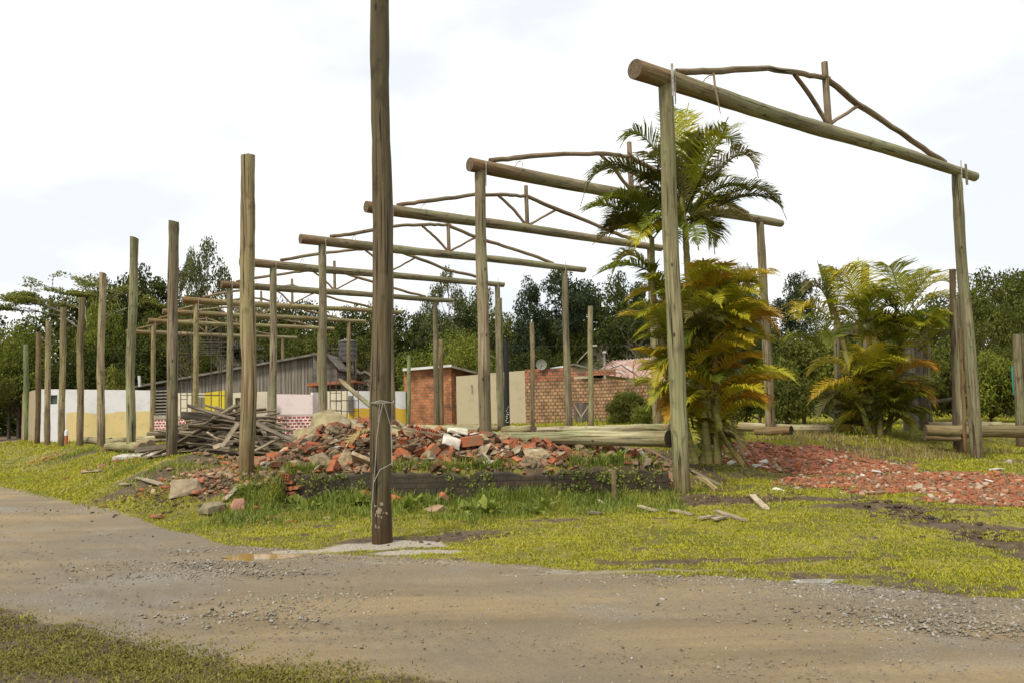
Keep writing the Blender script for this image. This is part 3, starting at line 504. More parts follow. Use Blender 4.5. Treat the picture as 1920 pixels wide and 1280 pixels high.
chunks('spoil_fragments', x, y, .03+.08*RNG.random(len(x))**2, M['shard'], 'scattered brick crumbs around the heaps', .2)
x = RNG.uniform(-4.0, 2.6, 900); y = 13.7+RNG.random(900)*.7; k = fbm(x*1.7, y) > -.12; x, y = x[k], y[k]; chunks('ledge_debris', x, y, .03+.10*RNG.random(len(x))**2, M['rubble'], 'brick crumbs and mortar on the foundation ledge', .25 if False else .5)
x, y = around(1700, [(330, 920), (380, 900), (290, 900), (300, 940), (320, 905), (430, 900), (480, 900), (370, 880), (280, 925), (1340, 935), (1430, 935), (860, 1005), (1700, 950), (1750, 970), (1850, 1000), (240, 870), (100, 860)], .35, .3)
o = chunks('soil_clods', x, y, .015+.055*RNG.random(len(x))**2.5, mat('clod', (.11, .075, .04), (.05, .035, .02), 4), 'brown clods of dug earth', .1)

# ------------------------------------------------------------------ posts and frames
def wob(A, B, n, amp):
    A = Vector(A); B = Vector(B); out = []; ph = [random.uniform(0, 6.28) for _ in range(4)]; sgn = [random.choice((-1, 1))*random.uniform(.5, 1) for _ in range(2)]
    d = (B-A).normalized(); s1 = d.cross(Vector((.3, 1, .2))).normalized(); s2 = d.cross(s1)
    for i in range(n):
        t = i/(n-1); e = math.sin(math.pi*t)
        out.append(A.lerp(B, t)+s1*amp*e*(sgn[0]*math.sin(3*t+ph[0])+.35*math.sin(9*t+ph[1]))+s2*amp*e*(sgn[1]*math.sin(3*t+ph[2])+.3*math.sin(8*t+ph[3])))
    return out
def pole_mesh(A, B, r0, r1, amp=.03, n=14, seg=14, lump=.03, capmi=1):
    b = MB(); n = int(n*1.6); b.tube(wob(A, B, n, amp), [r0+(r1-r0)*i/(n-1)+random.uniform(-1, 1)*r0*.035 for i in range(n)], seg, True, capmi, lump)
    ax = (Vector(B)-Vector(A)).normalized(); sl = Vector((random.uniform(-1, 1), random.uniform(-1, 1), random.uniform(-1, 1))).normalized(); c = b.v[-seg:]; cen = sum(c, Vector())/seg
    for i in range(len(b.v)-seg, len(b.v)): b.v[i] = b.v[i]+ax*((b.v[i]-cen).dot(sl)*.28+random.uniform(-.006, .006))
    return b
frameY = [14, 19, 23, 27.1, 31.2, 36, 40.8, 45.1, 49.2, 55.2]
FLab = ['nearest and tallest looking log frame, its open roof truss high at the upper right', 'second log frame, its beam passing behind the big palm', 'third log frame, its beam end just left of the wired post',
        'fourth log frame, beam ending above the brick shed', 'fifth log frame from the front, post right of the tan square pole', 'sixth log frame from the front in the receding row',
        'seventh log frame from the front in the receding row', 'eighth log frame, third from the far end of the row', 'ninth log frame, second from the far end, with orange beam tip', 'last and lowest looking log frame at the far end of the row']
topL = [None]*10
greens = [(1, 1.02, .92), (.98, .93, .86), (.95, .92, .85), (.92, .92, .85), (.95, .93, .88), (.8, .78, .7), (1.05, .98, .72), (1, .9, .7), (1.05, 1, .75), (1, .9, .75)]
endL = [1190, 895, 686, 563, 450, 415, 342, 305, 288, 237]; endR = [1828, 1487, 1240, 1100, 945, 868, 775, 698, 636, 556]
def proj(p):
    q = R3.transposed() @ (Vector(p)-Vector((0, 0, 1.6))); return 960+F*q.x/-q.z, 640-F*q.y/-q.z
def v_of(px, u):     # where on the frame line the beam end sits
    lo, hi = -4, 16
    for _ in range(40):
        m_ = (lo+hi)/2
        if proj(W(u, m_, 7.45))[0] < px: lo = m_
        else: hi = m_
    return lo
for k, Yk in enumerate(frameY):
    u = (Yk-14)/DY; L0 = W(u, 0); L0.z = float(H(L0.x, L0.y)); t = thing('timber_frame', L0, FLab[k], 'log frame', 'row of log portal frames with roof trusses')
    RR = W(u, 10.8); RR.z = float(H(RR.x, RR.y))
    zb = 7.45; W_ = lambda u, v, z: W(u, v, z+.17); vL = max(-1.3, min(-.3, v_of(endL[k], u)+.0)); vR = max(11.0, min(11.9, v_of(endR[k], u)))
    c = greens[k]; lean = -.02 if k else .0
    rb = .165; 
    p = pole_mesh(L0+Vector((0, 0, -.1)), W(u, 0, zb-.13)+Vector((-.0, 0, 0)), .150, .132, .035, 16, 16).build('post', [M['post'], M['end']], t, smooth=True, color=c if k else (.93, .99, .78))
    p = pole_mesh(RR+Vector((0, 0, -.1)), W(u, 10.8, zb-.13), .155, .125, .03, 14, 14).build('post', [M['post'], M['end']], t, smooth=True, color=(.75, .78, .66) if k == 0 else (.9*c[0], .9*c[1], .9*c[2]))
    bm_ = pole_mesh(W(u, vL, zb+.02), W(u, vR, zb-.02), .175, .125, .04, 20, 16, .02).build('beam', [M['beam'], M['end']], t, smooth=True, color=c)
    ap = random.uniform(-.05, .05)+8.42; 
    def chord(pts, r0, r1, nm='rafter'):
        b = MB(); out = []
        for i in range(len(pts)-1):
            for j in range(5): out.append(Vector(pts[i]).lerp(Vector(pts[i+1]), j/5)+Vector((0, 0, random.uniform(-.015, .015))))
        out.append(Vector(pts[-1])); n_ = len(out); b.tube(out, [r0+(r1-r0)*i/(n_-1) for i in range(n_)], 10, True, 1, .05)
        return b.build(nm, [M['pole_thin'], M['end']], t, smooth=True, color=(1, .95, .9) if k < 3 else (1.05, 1, .85))
    j = lambda a=.06: random.uniform(-a, a)
    chord([W_(u, .30, 7.48), W_(u, 1.2, 7.75+j()), W_(u, 3.07, 8.16+j()), W_(u, 4.3, 8.36+j(.03)), W_(u, 5.2, ap+.02)], .065, .058)
    chord([W_(u, 5.0, ap+.03), W_(u, 6.3, 8.15+j()), W_(u, 8.07, 7.78+j()), W_(u, 9.4, 7.55+j(.04)), W_(u, 10.2, 7.40)], .07, .065)
    b = MB(); b.tube([W_(u, 5.1, 7.36)+Vector((0, -.0, 0)), W_(u, 5.08, 8.8+j())], [.075, .07], 10, True, 1, .03); b.build('king_post', [M['pole_thin'], M['end']], t, smooth=True)
    chord([W_(u, 3.95, 8.28), W_(u, 4.5, 7.92), W_(u, 5.02, 7.45)], .05, .05, 'brace'); chord([W_(u, 6.35, 8.1), W_(u, 5.18, 7.45)], .042, .042, 'brace')
    q = W(u, .06, zb); fn = Vector((DX, DY, 0))*-1     # towards the camera
    for s_ in (1, -1):
        b = MB(); b.tube([q+fn*(.165*s_)+Vector((0, 0, -.5)), q+fn*(.188*s_)+Vector((0, 0, .12))], .013, 6); b.build('strap', M['zinc'], t)
    if k in (0, 2, 3, 4, 6):
        b = MB(); q = W(u, 10.75, zb); b.tube([q+fn*.14+Vector((0, 0, -.35)), q+fn*.15+Vector((0, 0, .22))], .012, 6); b.build('strap', M['zinc'], t)
    b = MB(); q = W(u, 1.15, zb+.12); pp = []
    for i in range(13):
        an = i/12*6.28; pp.append(q+fn*(math.cos(an)*.18)+Vector((0, 0, .02+math.sin(an)*.21))+Vector((DY, -DX, 0))*(.06*math.sin(an)))
    b.tube(pp, .010, 5, False); b.build('wire_tie', M['wire'], bm_)
    if k == 0:
        b = MB(); a = P(1338, 138, 14.5); b.tube([a, P(1341, 165, 14.4), P(1346, 190, 14.35), P(1351, 214, 14.3)], [.022, .02, .014, .006], 6); b.build('hanging_strip', M['pole_thin'], t)
        b = MB(); b.box(P(1261, 150, 13.78), (.045, .02, .60), rotm(0, .0, 0)); b.build('metal_plate', M['zinc'], t)
        b = MB(); b.box(P(1807, 330, 20.35)+Vector((0, -.12, 0)), (.05, .03, .55)); b.build('wooden_cleat', M['pole_thin'], t)
# free standing outer row
OR_ = [  # px base x, base y, px top x, top y, depth, dia, colour, label
 (717, 1013, 714, -40, 9.8, .25, (.42, .38, .30), 'tallest dark post, wrapped with white wire, standing at the road edge'),
 (461, 885, 465, 292, 14.0, .265, (1.0, .92, .72), 'thick tan squared-looking pole left of the wired post'),
 (322, 868, 326, 415, 18.6, .25, (.68, .66, .60), 'dark grey-brown pole at the left edge of the plank heap'),
 (245, 858, 252, 446, 22.7, .245, (.92, 1.02, .82), 'greenish pole with a charred notched top'),
 (190, 840, 193, 513, 27.2, .245, (1.05, .98, .88), 'pale grey-brown pole in front of the yellow wall, fifth from the road'),
 (150, 830, 154, 558, 31.6, .25, (.85, .8, .62), 'brownish-green pole in front of the yellow wall between two paler poles'),
 (115, 833, 119, 576, 36.8, .275, (1.05, 1.0, .8), 'straw coloured pole by the left end of the yellow paint'),
 (89, 828, 91, 602, 42.3, .29, (1.05, .98, .82), 'tan pole in front of the white part of the wall'),
 (70, 828, 72, 625, 46.9, .29, (.62, .5, .38), 'dark reddish-brown pole near the left wall corner'),
 (50, 826, 48, 646, 53.5, .33, (.75, 1.0, .68), 'mossy green pole behind the left wall corner')]
A_obj = None
for i, (bx, by, tx, ty, Y, dia, c, lb) in enumerate(OR_):
    B0 = P(bx, by, Y); B0.z = min(B0.z, float(H(B0.x, B0.y)))-.05; T0 = P(tx, ty, Y)
    if i == 0: T0.z = 8.2
    mb = pole_mesh(B0, T0, dia/2*1.03, dia/2*.93, .06 if i else .07, 20, 18, .04)
    if i == 0: o = thing('wooden_post', B0, lb, 'post', None); mb.build('shaft', [M['post'], M['end']], o, smooth=True, color=c); A_obj = o
    else: o = mb.build('wooden_pole', [M['post'], M['end']], origin=B0, smooth=True, color=c); tag(o, lb, 'pole', 'row of free-standing poles along the left side')
# wire on the near post
c0 = P(717, 753, 9.8); b = MB(); b.tube([c0+Vector((math.cos(a)*.135, math.sin(a)*.135, .012*math.sin(a*3))) for a in np.linspace(0, 2*math.pi, 25)], .006, 5, False)
c1 = c0+Vector((0, 0, -.012)); b.tube([c1+Vector((math.cos(a)*.133, math.sin(a)*.133, 0)) for a in np.linspace(0, 2*math.pi, 25)], .005, 5, False)
b.tube([P(718, 755, 9.64), P(712, 780, 9.62), P(706, 820, 9.62), P(704, 860, 9.63), P(697, 950, 9.66), P(697, 985, 9.66)], .004, 5, False)
b.tube([P(720, 755, 9.64), P(733, 800, 9.72), P(735, 868, 9.70), P(712, 880, 9.62), P(700, 905, 9.64), P(696, 960, 9.66)], .0045, 5, False); b.tube([P(712, 758, 9.63), P(709, 790, 9.62)], .003, 5, False)
b.build('wire', M['wire'], A_obj)
b = MB(); q = P(716, 955, 9.8)
for i in range(16):
    a = -math.pi/2+random.uniform(-.5, .5)+.0; z = random.uniform(-.20, .10); b.box(q+Vector((math.cos(a)*.124, math.sin(a)*.124, z)), (random.uniform(.02, .06), .004, random.uniform(.015, .05)), rotm(0, random.uniform(-.8, .8), a+math.pi/2))
b.build('mud_flakes', M['mortar'], A_obj)
inner = [(765, 790, 767, 665, 48, .25, (.8, 1, .72), 'thin green pole beside the corner of the brick shed'), (828, 800, 827, 636, 44, .27, (.85, .72, .55), 'brown pole touching a grey frame post before the brick shed'),
         (908, 803, 907, 628, 45, .24, (.8, .75, .6), 'slim pole in front of the cream wall'), (998, 797, 997, 605, 40, .24, (1.05, .98, .86), 'pale pole in front of the satellite dish'),
         (1108, 796, 1107, 574, 38, .27, (.95, .98, .78), 'straight pale green pole beside the boarded gate'), (940, 806, 936, 560, 36.2, .28, (.72, .78, .66), 'grooved grey-green pole right behind the second frame post')]
for (bx, by, tx, ty, Y, dia, c, lb) in inner:
    B0 = P(bx, by, Y); B0.z = min(B0.z, float(H(B0.x, B0.y)))-.05; o = pole_mesh(B0, P(tx, ty, Y), dia/2, dia/2*.9, .03, 12, 12).build('wooden_pole', [M['post'], M['end']], origin=B0, smooth=True, color=c); tag(o, lb, 'pole', 'loose poles standing inside the site')
B0 = P(951, 798, 43); b = MB(); b.tube([B0, P(949, 640, 43)], [.15, .135], 14, True); o = b.build('black_post', M['black'], origin=B0, smooth=True); tag(o, 'black painted post in front of the cream wall with white marks near its foot', 'post')
b = MB()
for i in range(9):
    q = P(951, 762+i*3.6, 42.80); b.box(q+Vector((random.uniform(-.07, .07), 0, 0)), (random.uniform(.05, .14), .01, .025), rotm(0, random.uniform(-.7, .7), 0))
b.build('white_marks', M['white'], o)

# ------------------------------------------------------------------ logs on the ground
def logobj(p0, p1, Y0, Y1, d0, d1, lb, end='end', color=(1, 1, 1), kids=None):
    A = P(*p0, Y0); B = P(*p1, Y1); mb = pole_mesh(A, B, d0/2, d1/2, .02, 14, 18, .03); o = mb.build('log', [M['log'], M[end]], origin=A, smooth=True, color=color); tag(o, lb, 'log', 'felled logs lying about the site'); return o
logobj((1255, 822), (872, 820), 14.0, 17.8, .30, .25, 'big mossy fallen log on the rubble ledge, dark cut end toward nearest frame post', 'enddark', (.95, .98, .82))
logobj((1215, 801), (1000, 806), 27, 29, .26, .22, 'pale log lying across the site right behind the big mossy log', color=(1.15, 1.12, 1.1))
logobj((1000, 803), (945, 806), 25.5, 27, .27, .27, 'short tan log with its sawn end showing, behind the big mossy log', color=(.9, .85, .7))
logobj((1258, 801), (1190, 800), 26, 27.5, .26, .24, 'greyish log end reaching behind the nearest frame post', color=(.85, .85, .7))
logobj((935, 802), (840, 800), 33, 34, .25, .22, 'thin bleached log left of the second frame post', color=(1.1, 1.08, 1))
logobj((900, 806), (770, 800), 30, 34, .24, .22, 'bleached log running behind the brick heap', color=(1.1, 1.08, 1))
logobj((1385, 799), (1600, 806), 26, 24.5, .30, .28, 'thick pale log between the two palms', color=(1.15, 1.1, 1))
logobj((1484, 806), (1420, 808), 23.6, 24.4, .28, .30, 'short split log stump with a hollow end in front of the pale log', 'enddark', (.8, .62, .45))
logobj((1735, 806), (1960, 810), 21.8, 21.4, .31, .33, 'thick brown log lying behind the right frame post', color=(.72, .62, .48))
logobj((1740, 797), (1875, 795), 24, 24, .20, .18, 'slim pale log resting behind the thick brown log', color=(1.15, 1.1, 1))
logobj((1870, 797), (1960, 798), 24.6, 24.6, .2, .2, 'slim pale log at the right edge of the photo', color=(1.1, 1.05, .9))
logobj((1735, 820), (1800, 822), 21.3, 21.3, .12, .12, 'thin dark pole under the thick brown log', color=(.5, .4, .3))
logobj((312, 820), (205, 828), 26, 29, .25, .25, 'long pale log before the yellow wall', color=(1, .98, .8))
logobj((268, 838), (203, 836), 21.5, 25, .27, .25, 'log with a brown sawn end lying below the long pale log', color=(.9, .85, .7))
logobj((208, 827), (150, 824), 30, 33, .28, .26, 'log with a hollow dark end left of the greenish pole', 'enddark', (.9, .86, .75))
logobj((283, 832), (250, 830), 24, 26, .26, .24, 'short log stub right of the greenish pole', color=(.95, .85, .6))
logobj((272, 846), (262, 843), 21.5, 22, .26, .24, 'dark stub of log at the foot of the greenish pole', 'enddark', (.5, .45, .4))
# leaning sticks, stake, planks in the grass
def plankobj(A, B, wd, th, lb, color=(1, 1, 1), name='plank', grp=None, roll=0, mt='plank'):
    A = Vector(A); B = Vector(B); d = (B-A); ln = d.length; c = (A+B)/2; q = d.to_track_quat('X', 'Z').to_matrix() @ Matrix.Rotation(roll, 3, 'X')
    b = MB(); n = 6; pr = []
    for i in range(n+1):
        x = -ln/2+ln*i/n; ww = wd*(1+random.uniform(-.06, .06))/2; sag = random.uniform(-.3, .3)*th
        if i in (0, n): x += random.uniform(-.05, .05)*ln*.3
        k = len(b.v); b.v += [q @ Vector((x, -ww, sag-th/2)), q @ Vector((x+random.uniform(-.02, .02), ww, sag-th/2)), q @ Vector((x, ww, sag+th/2)), q @ Vector((x, -ww, sag+th/2))]
        if i:
            for s_ in range(4): b.face((k-4+s_, k-4+(s_+1) % 4, k+(s_+1) % 4, k+s_))
    b.face((0, 3, 2, 1)); b.face((k, k+1, k+2, k+3))
    # mesh in rotated local frame so the grain follows the board
    qi = q.inverted(); b.v = [qi @ v for v in b.v]; o = b.build(name, M[mt], origin=(0, 0, 0), color=color); o.location = c; o.rotation_mode = 'QUATERNION'; o.rotation_quaternion = q.to_quaternion()
    tag(o, lb, 'plank', grp); return o
plankobj(P(1217, 842, 14.25), P(1350, 908, 13.9), .07, .03, 'long grey stick leaning behind the nearest frame post', (1.3, 1.3, 1.2))
plankobj(P(1290, 878, 14.2), P(1343, 915, 13.7), .06, .05, 'straw coloured batten leaning beside the long grey stick', (1.6, 1.5, 1.0))
def gp(px, py, dz=.02): g = GH(px, py); g.z += dz; return g
for (a, b_, wd, lb, c) in (((1198, 954), (1232, 960), .07, 'pale plank scrap lying alone below the nearest frame post', 1.9), ((1255, 961), (1300, 967), .05, 'thin pale lath in the grass, second from the left', 1.7), ((1314, 976), (1346, 970), .09, 'left plank of the little trio in the grass', 1.5),
                       ((1338, 979), (1360, 972), .09, 'short middle plank of the little trio in the grass', 1.6), ((1344, 963), (1396, 978), .09, 'long plank crossing the little trio in the grass', 1.5), ((1411, 933), (1436, 956), .10, 'white weathered plank on the red soil patch', 2.2),
                       ((1104, 965), (1128, 966), .10, 'brown board scrap beside the tiny dark pit', .8), ((1118, 885), (1134, 893), .05, 'white splinter on the foundation ledge', 2.4), ((1090, 884), (1110, 886), .06, 'white scrap on the foundation ledge', 2.4),
                       ((156, 887), (190, 884), .12, 'pale plank lying in the left grass', 1.9), ((258, 908), (305, 910), .12, 'pale board beside the spoil bank', 1.6), ((228, 911), (246, 909), .1, 'short pale board in the left grass', 1.7), ((420, 948), (450, 940), .1, 'pale stone-like board by the tan rock', 1.4)):
    plankobj(gp(*a, .05), gp(*b_, .03), wd, .025, lb, (c, c, c*.92))
g = gp(1152, 925, -.1); b = MB(); b.tube([g, g+Vector((.0, .02, .3)), g+Vector((0, 0, .62))], [.045, .04, .042], 8, True, None, .08); o = b.build('stake', M['pole_thin'], origin=g, color=(.8, .75, .6)); tag(o, 'short wooden stake standing in front of the foundation wall', 'stake')

# ------------------------------------------------------------------ foundation wall
M['oldbrick'] = brickmat('old_foundation', (.075, .035, .022), (.04, .03, .02), (.025, .02, .014), .24, .09, .014, (.04, .036, .018), (.36, .6))  # dark mossy brick, its colour lowered further for shade under overhanging weeds
b = MB(); xs = np.linspace(-3.75, 2.62, 90); zt_ = .47+fbm(xs*1.3+3, xs*0+1)*.26+fbm(xs*6, xs*0+5)*.14+np.where(xs < -2.9, .06, 0); yj_ = 13.72+fbm(xs*2.5, xs*0+9)*.09
for i in range(89):
    for (y0_, y1_, za_, zb_) in (((yj_[i]), (yj_[i+1]), zt_[i], zt_[i+1]),):
        n0 = len(b.v); x0, x1 = xs[i], xs[i+1]
        b.v += [Vector((x0, y0_, -.15)), Vector((x1, y1_, -.15)), Vector((x1, y1_+.0, zb_)), Vector((x0, y0_, za_)), Vector((x1, 14.10, zb_+.01)), Vector((x0, 14.10, za_+.01)), Vector((x1, 14.10, -.15)), Vector((x0, 14.10, -.15))]
        b.face((n0, n0+1, n0+2, n0+3), [(x0, -.15), (x1, -.15), (x1, zb_), (x0, za_)]); b.face((n0+3, n0+2, n0+4, n0+5), [(x0, za_), (x1, zb_), (x1, zb_+.35), (x0, za_+.35)]); b.face((n0+5, n0+4, n0+6, n0+7))
        if i == 0: b.face((n0, n0+3, n0+5, n0+7))
        if i == 88: b.face((n0+1, n0+6, n0+4, n0+2))
o = b.build('foundation_wall', M['oldbrick'], origin=(-.6, 13.8, 0)); tag(o, 'low dark mossy brick foundation wall below the rubble heap', 'wall')

# ------------------------------------------------------------------ bricks
def brick_mesh(broken=0):
    b = MB(); L_, D_, T_ = .24, .14, .11   # length x, depth y, height z; six holes through x
    def prof(x):
        k = len(b.v); j = [random.uniform(-broken, broken)*.05 for _ in range(12)]
        return k
    # outer shell with an inset recessed honeycomb at both ends
    nx, nz = 3, 2; ys = []; zs = []; t = .013
    cy = [(-D_/2+t+(D_-t)/nx*i, -D_/2+(D_-t)/nx*(i+1)) for i in range(nx)]; cz = [(-T_/2+t+(T_-t)/nz*i, -T_/2+(T_-t)/nz*(i+1)) for i in range(nz)]
    gy = [-D_/2]+[v for p in cy for v in p]+[D_/2]; gz = [-T_/2]+[v for p in cz for v in p]+[T_/2]
    X = [-L_/2, L_/2]; ids = {}
    for s_, x in enumerate(X):
        for i, y in enumerate(gy):
            for j, z in enumerate(gz):
                ids[s_, i, j] = len(b.v); b.v.append(Vector((x+(random.uniform(-1, 1)*.05*broken if s_ else 0), y, z)))
    for s_ in (0, 1):
        for i in range(len(gy)-1):
            for j in range(len(gz)-1):
                q = [ids[s_, i, j], ids[s_, i+1, j], ids[s_, i+1, j+1], ids[s_, i, j+1]]
                if i % 2 == 1 and j % 2 == 1:   # hole
                    if s_ == 0:
                        r = [ids[1, i, j], ids[1, i+1, j], ids[1, i+1, j+1], ids[1, i, j+1]]
                        for a in range(4): b.face((q[a], q[(a+1) % 4], r[(a+1) % 4], r[a]))
                else: b.face(q if s_ else q[::-1])
    I, J = len(gy)-1, len(gz)-1
    b.face((ids[0, 0, 0], ids[0, I, 0], ids[1, I, 0], ids[1, 0, 0])); b.face((ids[0, 0, J], ids[1, 0, J], ids[1, I, J], ids[0, I, J]))
    b.face((ids[0, 0, 0], ids[1, 0, 0], ids[1, 0, J], ids[0, 0, J])); b.face((ids[0, I, 0], ids[0, I, J], ids[1, I, J], ids[1, I, 0]))
    if broken:
        for v in b.v: v.x = v.x*.62; v.z += v.y*.08
    return b
def chunk_mesh(sx, sy, sz, seed):
    r = random.Random(seed); b = MB(); n = 4; pts = []
    import bmesh
    bm = bmesh.new()
    for _ in range(16): bm.verts.new((r.uniform(-1, 1)*sx/2, r.uniform(-1, 1)*sy/2, r.uniform(-1, 1)*sz/2))
    for s_ in ((-1, -1), (1, -1), (1, 1), (-1, 1)): bm.verts.new((s_[0]*sx*.45, s_[1]*sy*.42, -sz*.4*r.uniform(.6, 1)))
    bmesh.ops.convex_hull(bm, input=bm.verts); bmesh.ops.delete(bm, geom=[v for v in bm.verts if not v.link_faces], context='VERTS')
    me = bpy.data.meshes.new('chunk'); bm.to_mesh(me); bm.free(); return me
def mbmesh(mb, m_, name): o = mb.build(name, m_); me = o.data; bpy.data.objects.remove(o); return me
B_whole = mbmesh(brick_mesh(0), M['brick'], 'clay_brick'); B_brk = [mbmesh(brick_mesh(1), M['brick'], 'clay_brick') for _ in range(3)]
def cm(sx, sy, sz, seed, mt): me = chunk_mesh(sx, sy, sz, seed); me.materials.append(M[mt]); return me
C_mort = [cm(.30, .24, .16, s_, 'mortar') for s_ in range(5)]; C_plas = [cm(.26, .2, .07, 20+s_, 'plaster') for s_ in range(3)]; C_brk = [cm(.22, .13, .10, 40+s_, 'brick') for s_ in range(5)]
def put(me, name, loc, rot, sc, color, label, cat, group):
    o = bpy.data.objects.new(name, me); COL.objects.link(o); o.location = loc; o.rotation_euler = rot; o.scale = (sc, sc, sc); o.color = (*color, 1); tag(o, label, cat, group); return o
def hplace(x, y, z):
    px, py = proj((x, y, z)); k = 'on the crest' if y > 15.9 else 'on the slope' if y > 14.9 else 'at the foot'
    for lim, nm in ((560, 'at the left toe of the heap'), (620, 'above the foundation corner'), (665, 'under the large tan slabs'), (700, 'left of the wired post'), (740, 'right behind the wired post'), (790, 'by the two bright bricks'), (850, 'below the crest bricks'), (905, 'left of the mossy log tip'),
                    (960, 'under the mossy log thin end'), (1030, 'before the mossy log middle'), (1110, 'among the ledge weeds'), (9999, 'near the mossy log cut end')):
        if px < lim: return k, nm
placed = 0; tries = 0
GB = 'broken pieces of the rubble heap'
while placed < 295 and tries < 4000:
    tries += 1; x = random.uniform(-4.7, 2.9); 
    if random.random() < .25: x = random.uniform(-4.6, -1)
    y = random.uniform(13.95, 16.6)**1.0; hm = float(mound(x, y))
    if hm < .03 and random.random() < .55: continue
    z = float(H(x, y)); k = random.random(); s_ = random.uniform(.65, 1.1); br = random.uniform(.4, .95) if random.random() < .8 else 1.05; rot = (random.uniform(-.9, .9), random.uniform(-.9, .9), random.uniform(0, 6.28)); loc = (x, y, z+.05+.05*random.random())
    K1, K2 = hplace(*loc)
    if k < .23: put(B_whole, 'clay_brick', loc, rot, s_, (br, br, br), 'hollow clay brick '+K1+' '+K2, 'brick', GB)
    elif k < .36: put(random.choice(B_brk), 'clay_brick', loc, rot, s_, (br, br*.95, br*.9), 'broken half of a hollow brick '+K1+' '+K2, 'brick', GB)
    elif k < .52: put(random.choice(C_brk), 'brick_fragment', loc, rot, s_*1.1, (br, br, br), 'solid red fragment '+K1+' '+K2, 'brick', GB)
    elif k < .93: put(random.choice(C_mort), 'mortar_lump', loc, rot, s_*random.uniform(.5, 1.0), (br*.95, br*.88, br*.74), 'brownish mortar lump '+K1+' '+K2, 'rubble', GB)
    else: put(random.choice(C_plas), 'plaster_chunk', loc, rot, s_, (br, br, br*.95), 'whitish plaster chunk '+K1+' '+K2, 'rubble', GB)
    placed += 1
for i, (a_, b_) in enumerate((((560, 850), (640, 815)), ((700, 840), (790, 830)), ((735, 800), (830, 815)), ((930, 850), (1010, 862)), ((540, 865), (610, 880)), ((860, 860), (900, 885)), ((640, 862), (690, 880)))):
    plankobj(P(*a_, 15.0), P(*b_, 14.8), .08, .03, ('grey splintered batten in the rubble, '+('left shoulder', 'beside the wired post', 'on the crest right of the wired post', 'before the mossy log', 'at the left toe', 'low right of the wired post', 'low left of the wired post')[i]), (.9, .85, .75))
SL = [cm(.62, .42, .09, 60+i, 'mortar') for i in range(4)]
for i, (px_, py_, Y_) in enumerate(((560, 868, 14.6), (610, 872, 14.3), (650, 868, 14.4), (690, 868, 14.3), (590, 845, 15.2), (655, 845, 15.1), (735, 835, 15.3), (775, 838, 15.2), (835, 842, 15.1), (905, 845, 15.0), (960, 848, 15.0), (1010, 852, 14.9), (870, 858, 14.6), (930, 862, 14.5), (640, 815, 15.9), (720, 806, 16.2), (540, 850, 15.4))):
    q_ = P(px_, py_, Y_); K1, K2 = hplace(*q_); br = random.uniform(.6, 1.0); put(SL[i % 4], 'rubble_chunk', q_, (random.uniform(-.7, .7), random.uniform(-.7, .7), random.uniform(0, 6)), random.uniform(.6, 1.15), (br, br*.93, br*.78), 'flat slab of old render '+K1+' '+K2, 'rubble', GB)
# distinct pieces
def ds(me, name, px, py, sc, rot, c, lb, cat, Y=None, dz=.05):
    g = P(px, py, Y) if Y else gp(px, py, dz); put(me, name, g, rot, sc, c, lb, cat, None)
ds(B_whole, 'clay_brick', 592, 838, 1.5, (.2, .1, .5), (1.1, .8, .7), 'pale hollow brick with holes facing the road, left slope of the heap', 'brick', 15.2)
ds(C_mort[0], 'rubble_chunk', 625, 800, 3.6, (.3, -.3, .4), (.95, .98, .8), 'largest tan masonry slab on the left crest of the heap', 'rubble', 16.2)
ds(C_mort[1], 'rubble_chunk', 585, 815, 2.8, (.5, -.6, .2), (.9, .9, .7), 'tilted tan slab on the left shoulder of the heap', 'rubble', 16)
ds(C_mort[2], 'rubble_chunk', 672, 800, 3.2, (-.2, .4, 1.2), (1, 1, .85), 'pale masonry slab on the crest left of the wired post', 'rubble', 16.4)
ds(C_mort[3], 'rubble_chunk', 750, 822, 2.6, (.5, .5, 1.0), (.95, 1, .8), 'mossy slab just right of the wired post on the heap', 'rubble', 15.8)
ds(C_brk[0], 'masonry_block', 625, 832, 2.2, (.1, .1, .3), (.85, .8, .8), 'big red block in the middle of the left heap', 'brick', 15.3)
ds(B_whole, 'clay_brick', 806, 848, 1.5, (.1, -.75, .3), (1.15, 1.1, 1), 'bright orange smooth brick standing aslant on the heap', 'brick', 14.9)
ds(B_whole, 'clay_brick', 758, 856, 1.5, (.1, .7, -.3), (1.1, 1.05, 1), 'bright orange brick sloping down right of the wired post', 'brick', 14.8)
ds(B_whole, 'clay_brick', 884, 826, 1.6, (0, -.1, .25), (1.1, .95, .85), 'orange brick propped on the heap beside the mossy log', 'brick', 15.2)
ds(B_whole, 'clay_brick', 795, 812, 1.6, (.3, .4, .8), (.95, .85, .8), 'dark hollow brick on the crest right of the wired post', 'brick', 15.6)
ds(B_whole, 'clay_brick', 818, 818, 1.5, (.3, .5, .9), (.95, .85, .8), 'hollow brick leaning on the crest brick', 'brick', 15.5)
ds(C_plas[0], 'plaster_chunk', 848, 826, 1.5, (.9, .4, .3), (1.1, 1.1, 1.1), 'white plaster lump on the crest beside the orange brick', 'rubble', 15.1)
ds(C_plas[1], 'plaster_chunk', 922, 865, 1.3, (.1, .1, .3), (1.15, 1.15, 1.1), 'white stone-like chunk low on the heap', 'rubble', 14.5)
ds(C_plas[2], 'plaster_chunk', 858, 806, 1.7, (.1, .2, .1), (1.1, 1.1, 1), 'flat white slab on top of the crest', 'rubble', 15.9)
ds(C_brk[1], 'brick_fragment', 787, 883, 1.8, (.5, .3, .3), (1.2, 1.1, 1), 'orange brick lump at the foot of the heap', 'brick', 14.3)
ds(C_brk[2], 'brick_fragment', 745, 940, 1.3, (1, .3, .3), (1.2, 1.1, 1), 'orange brick fragment standing right of the wired post foot', 'brick')
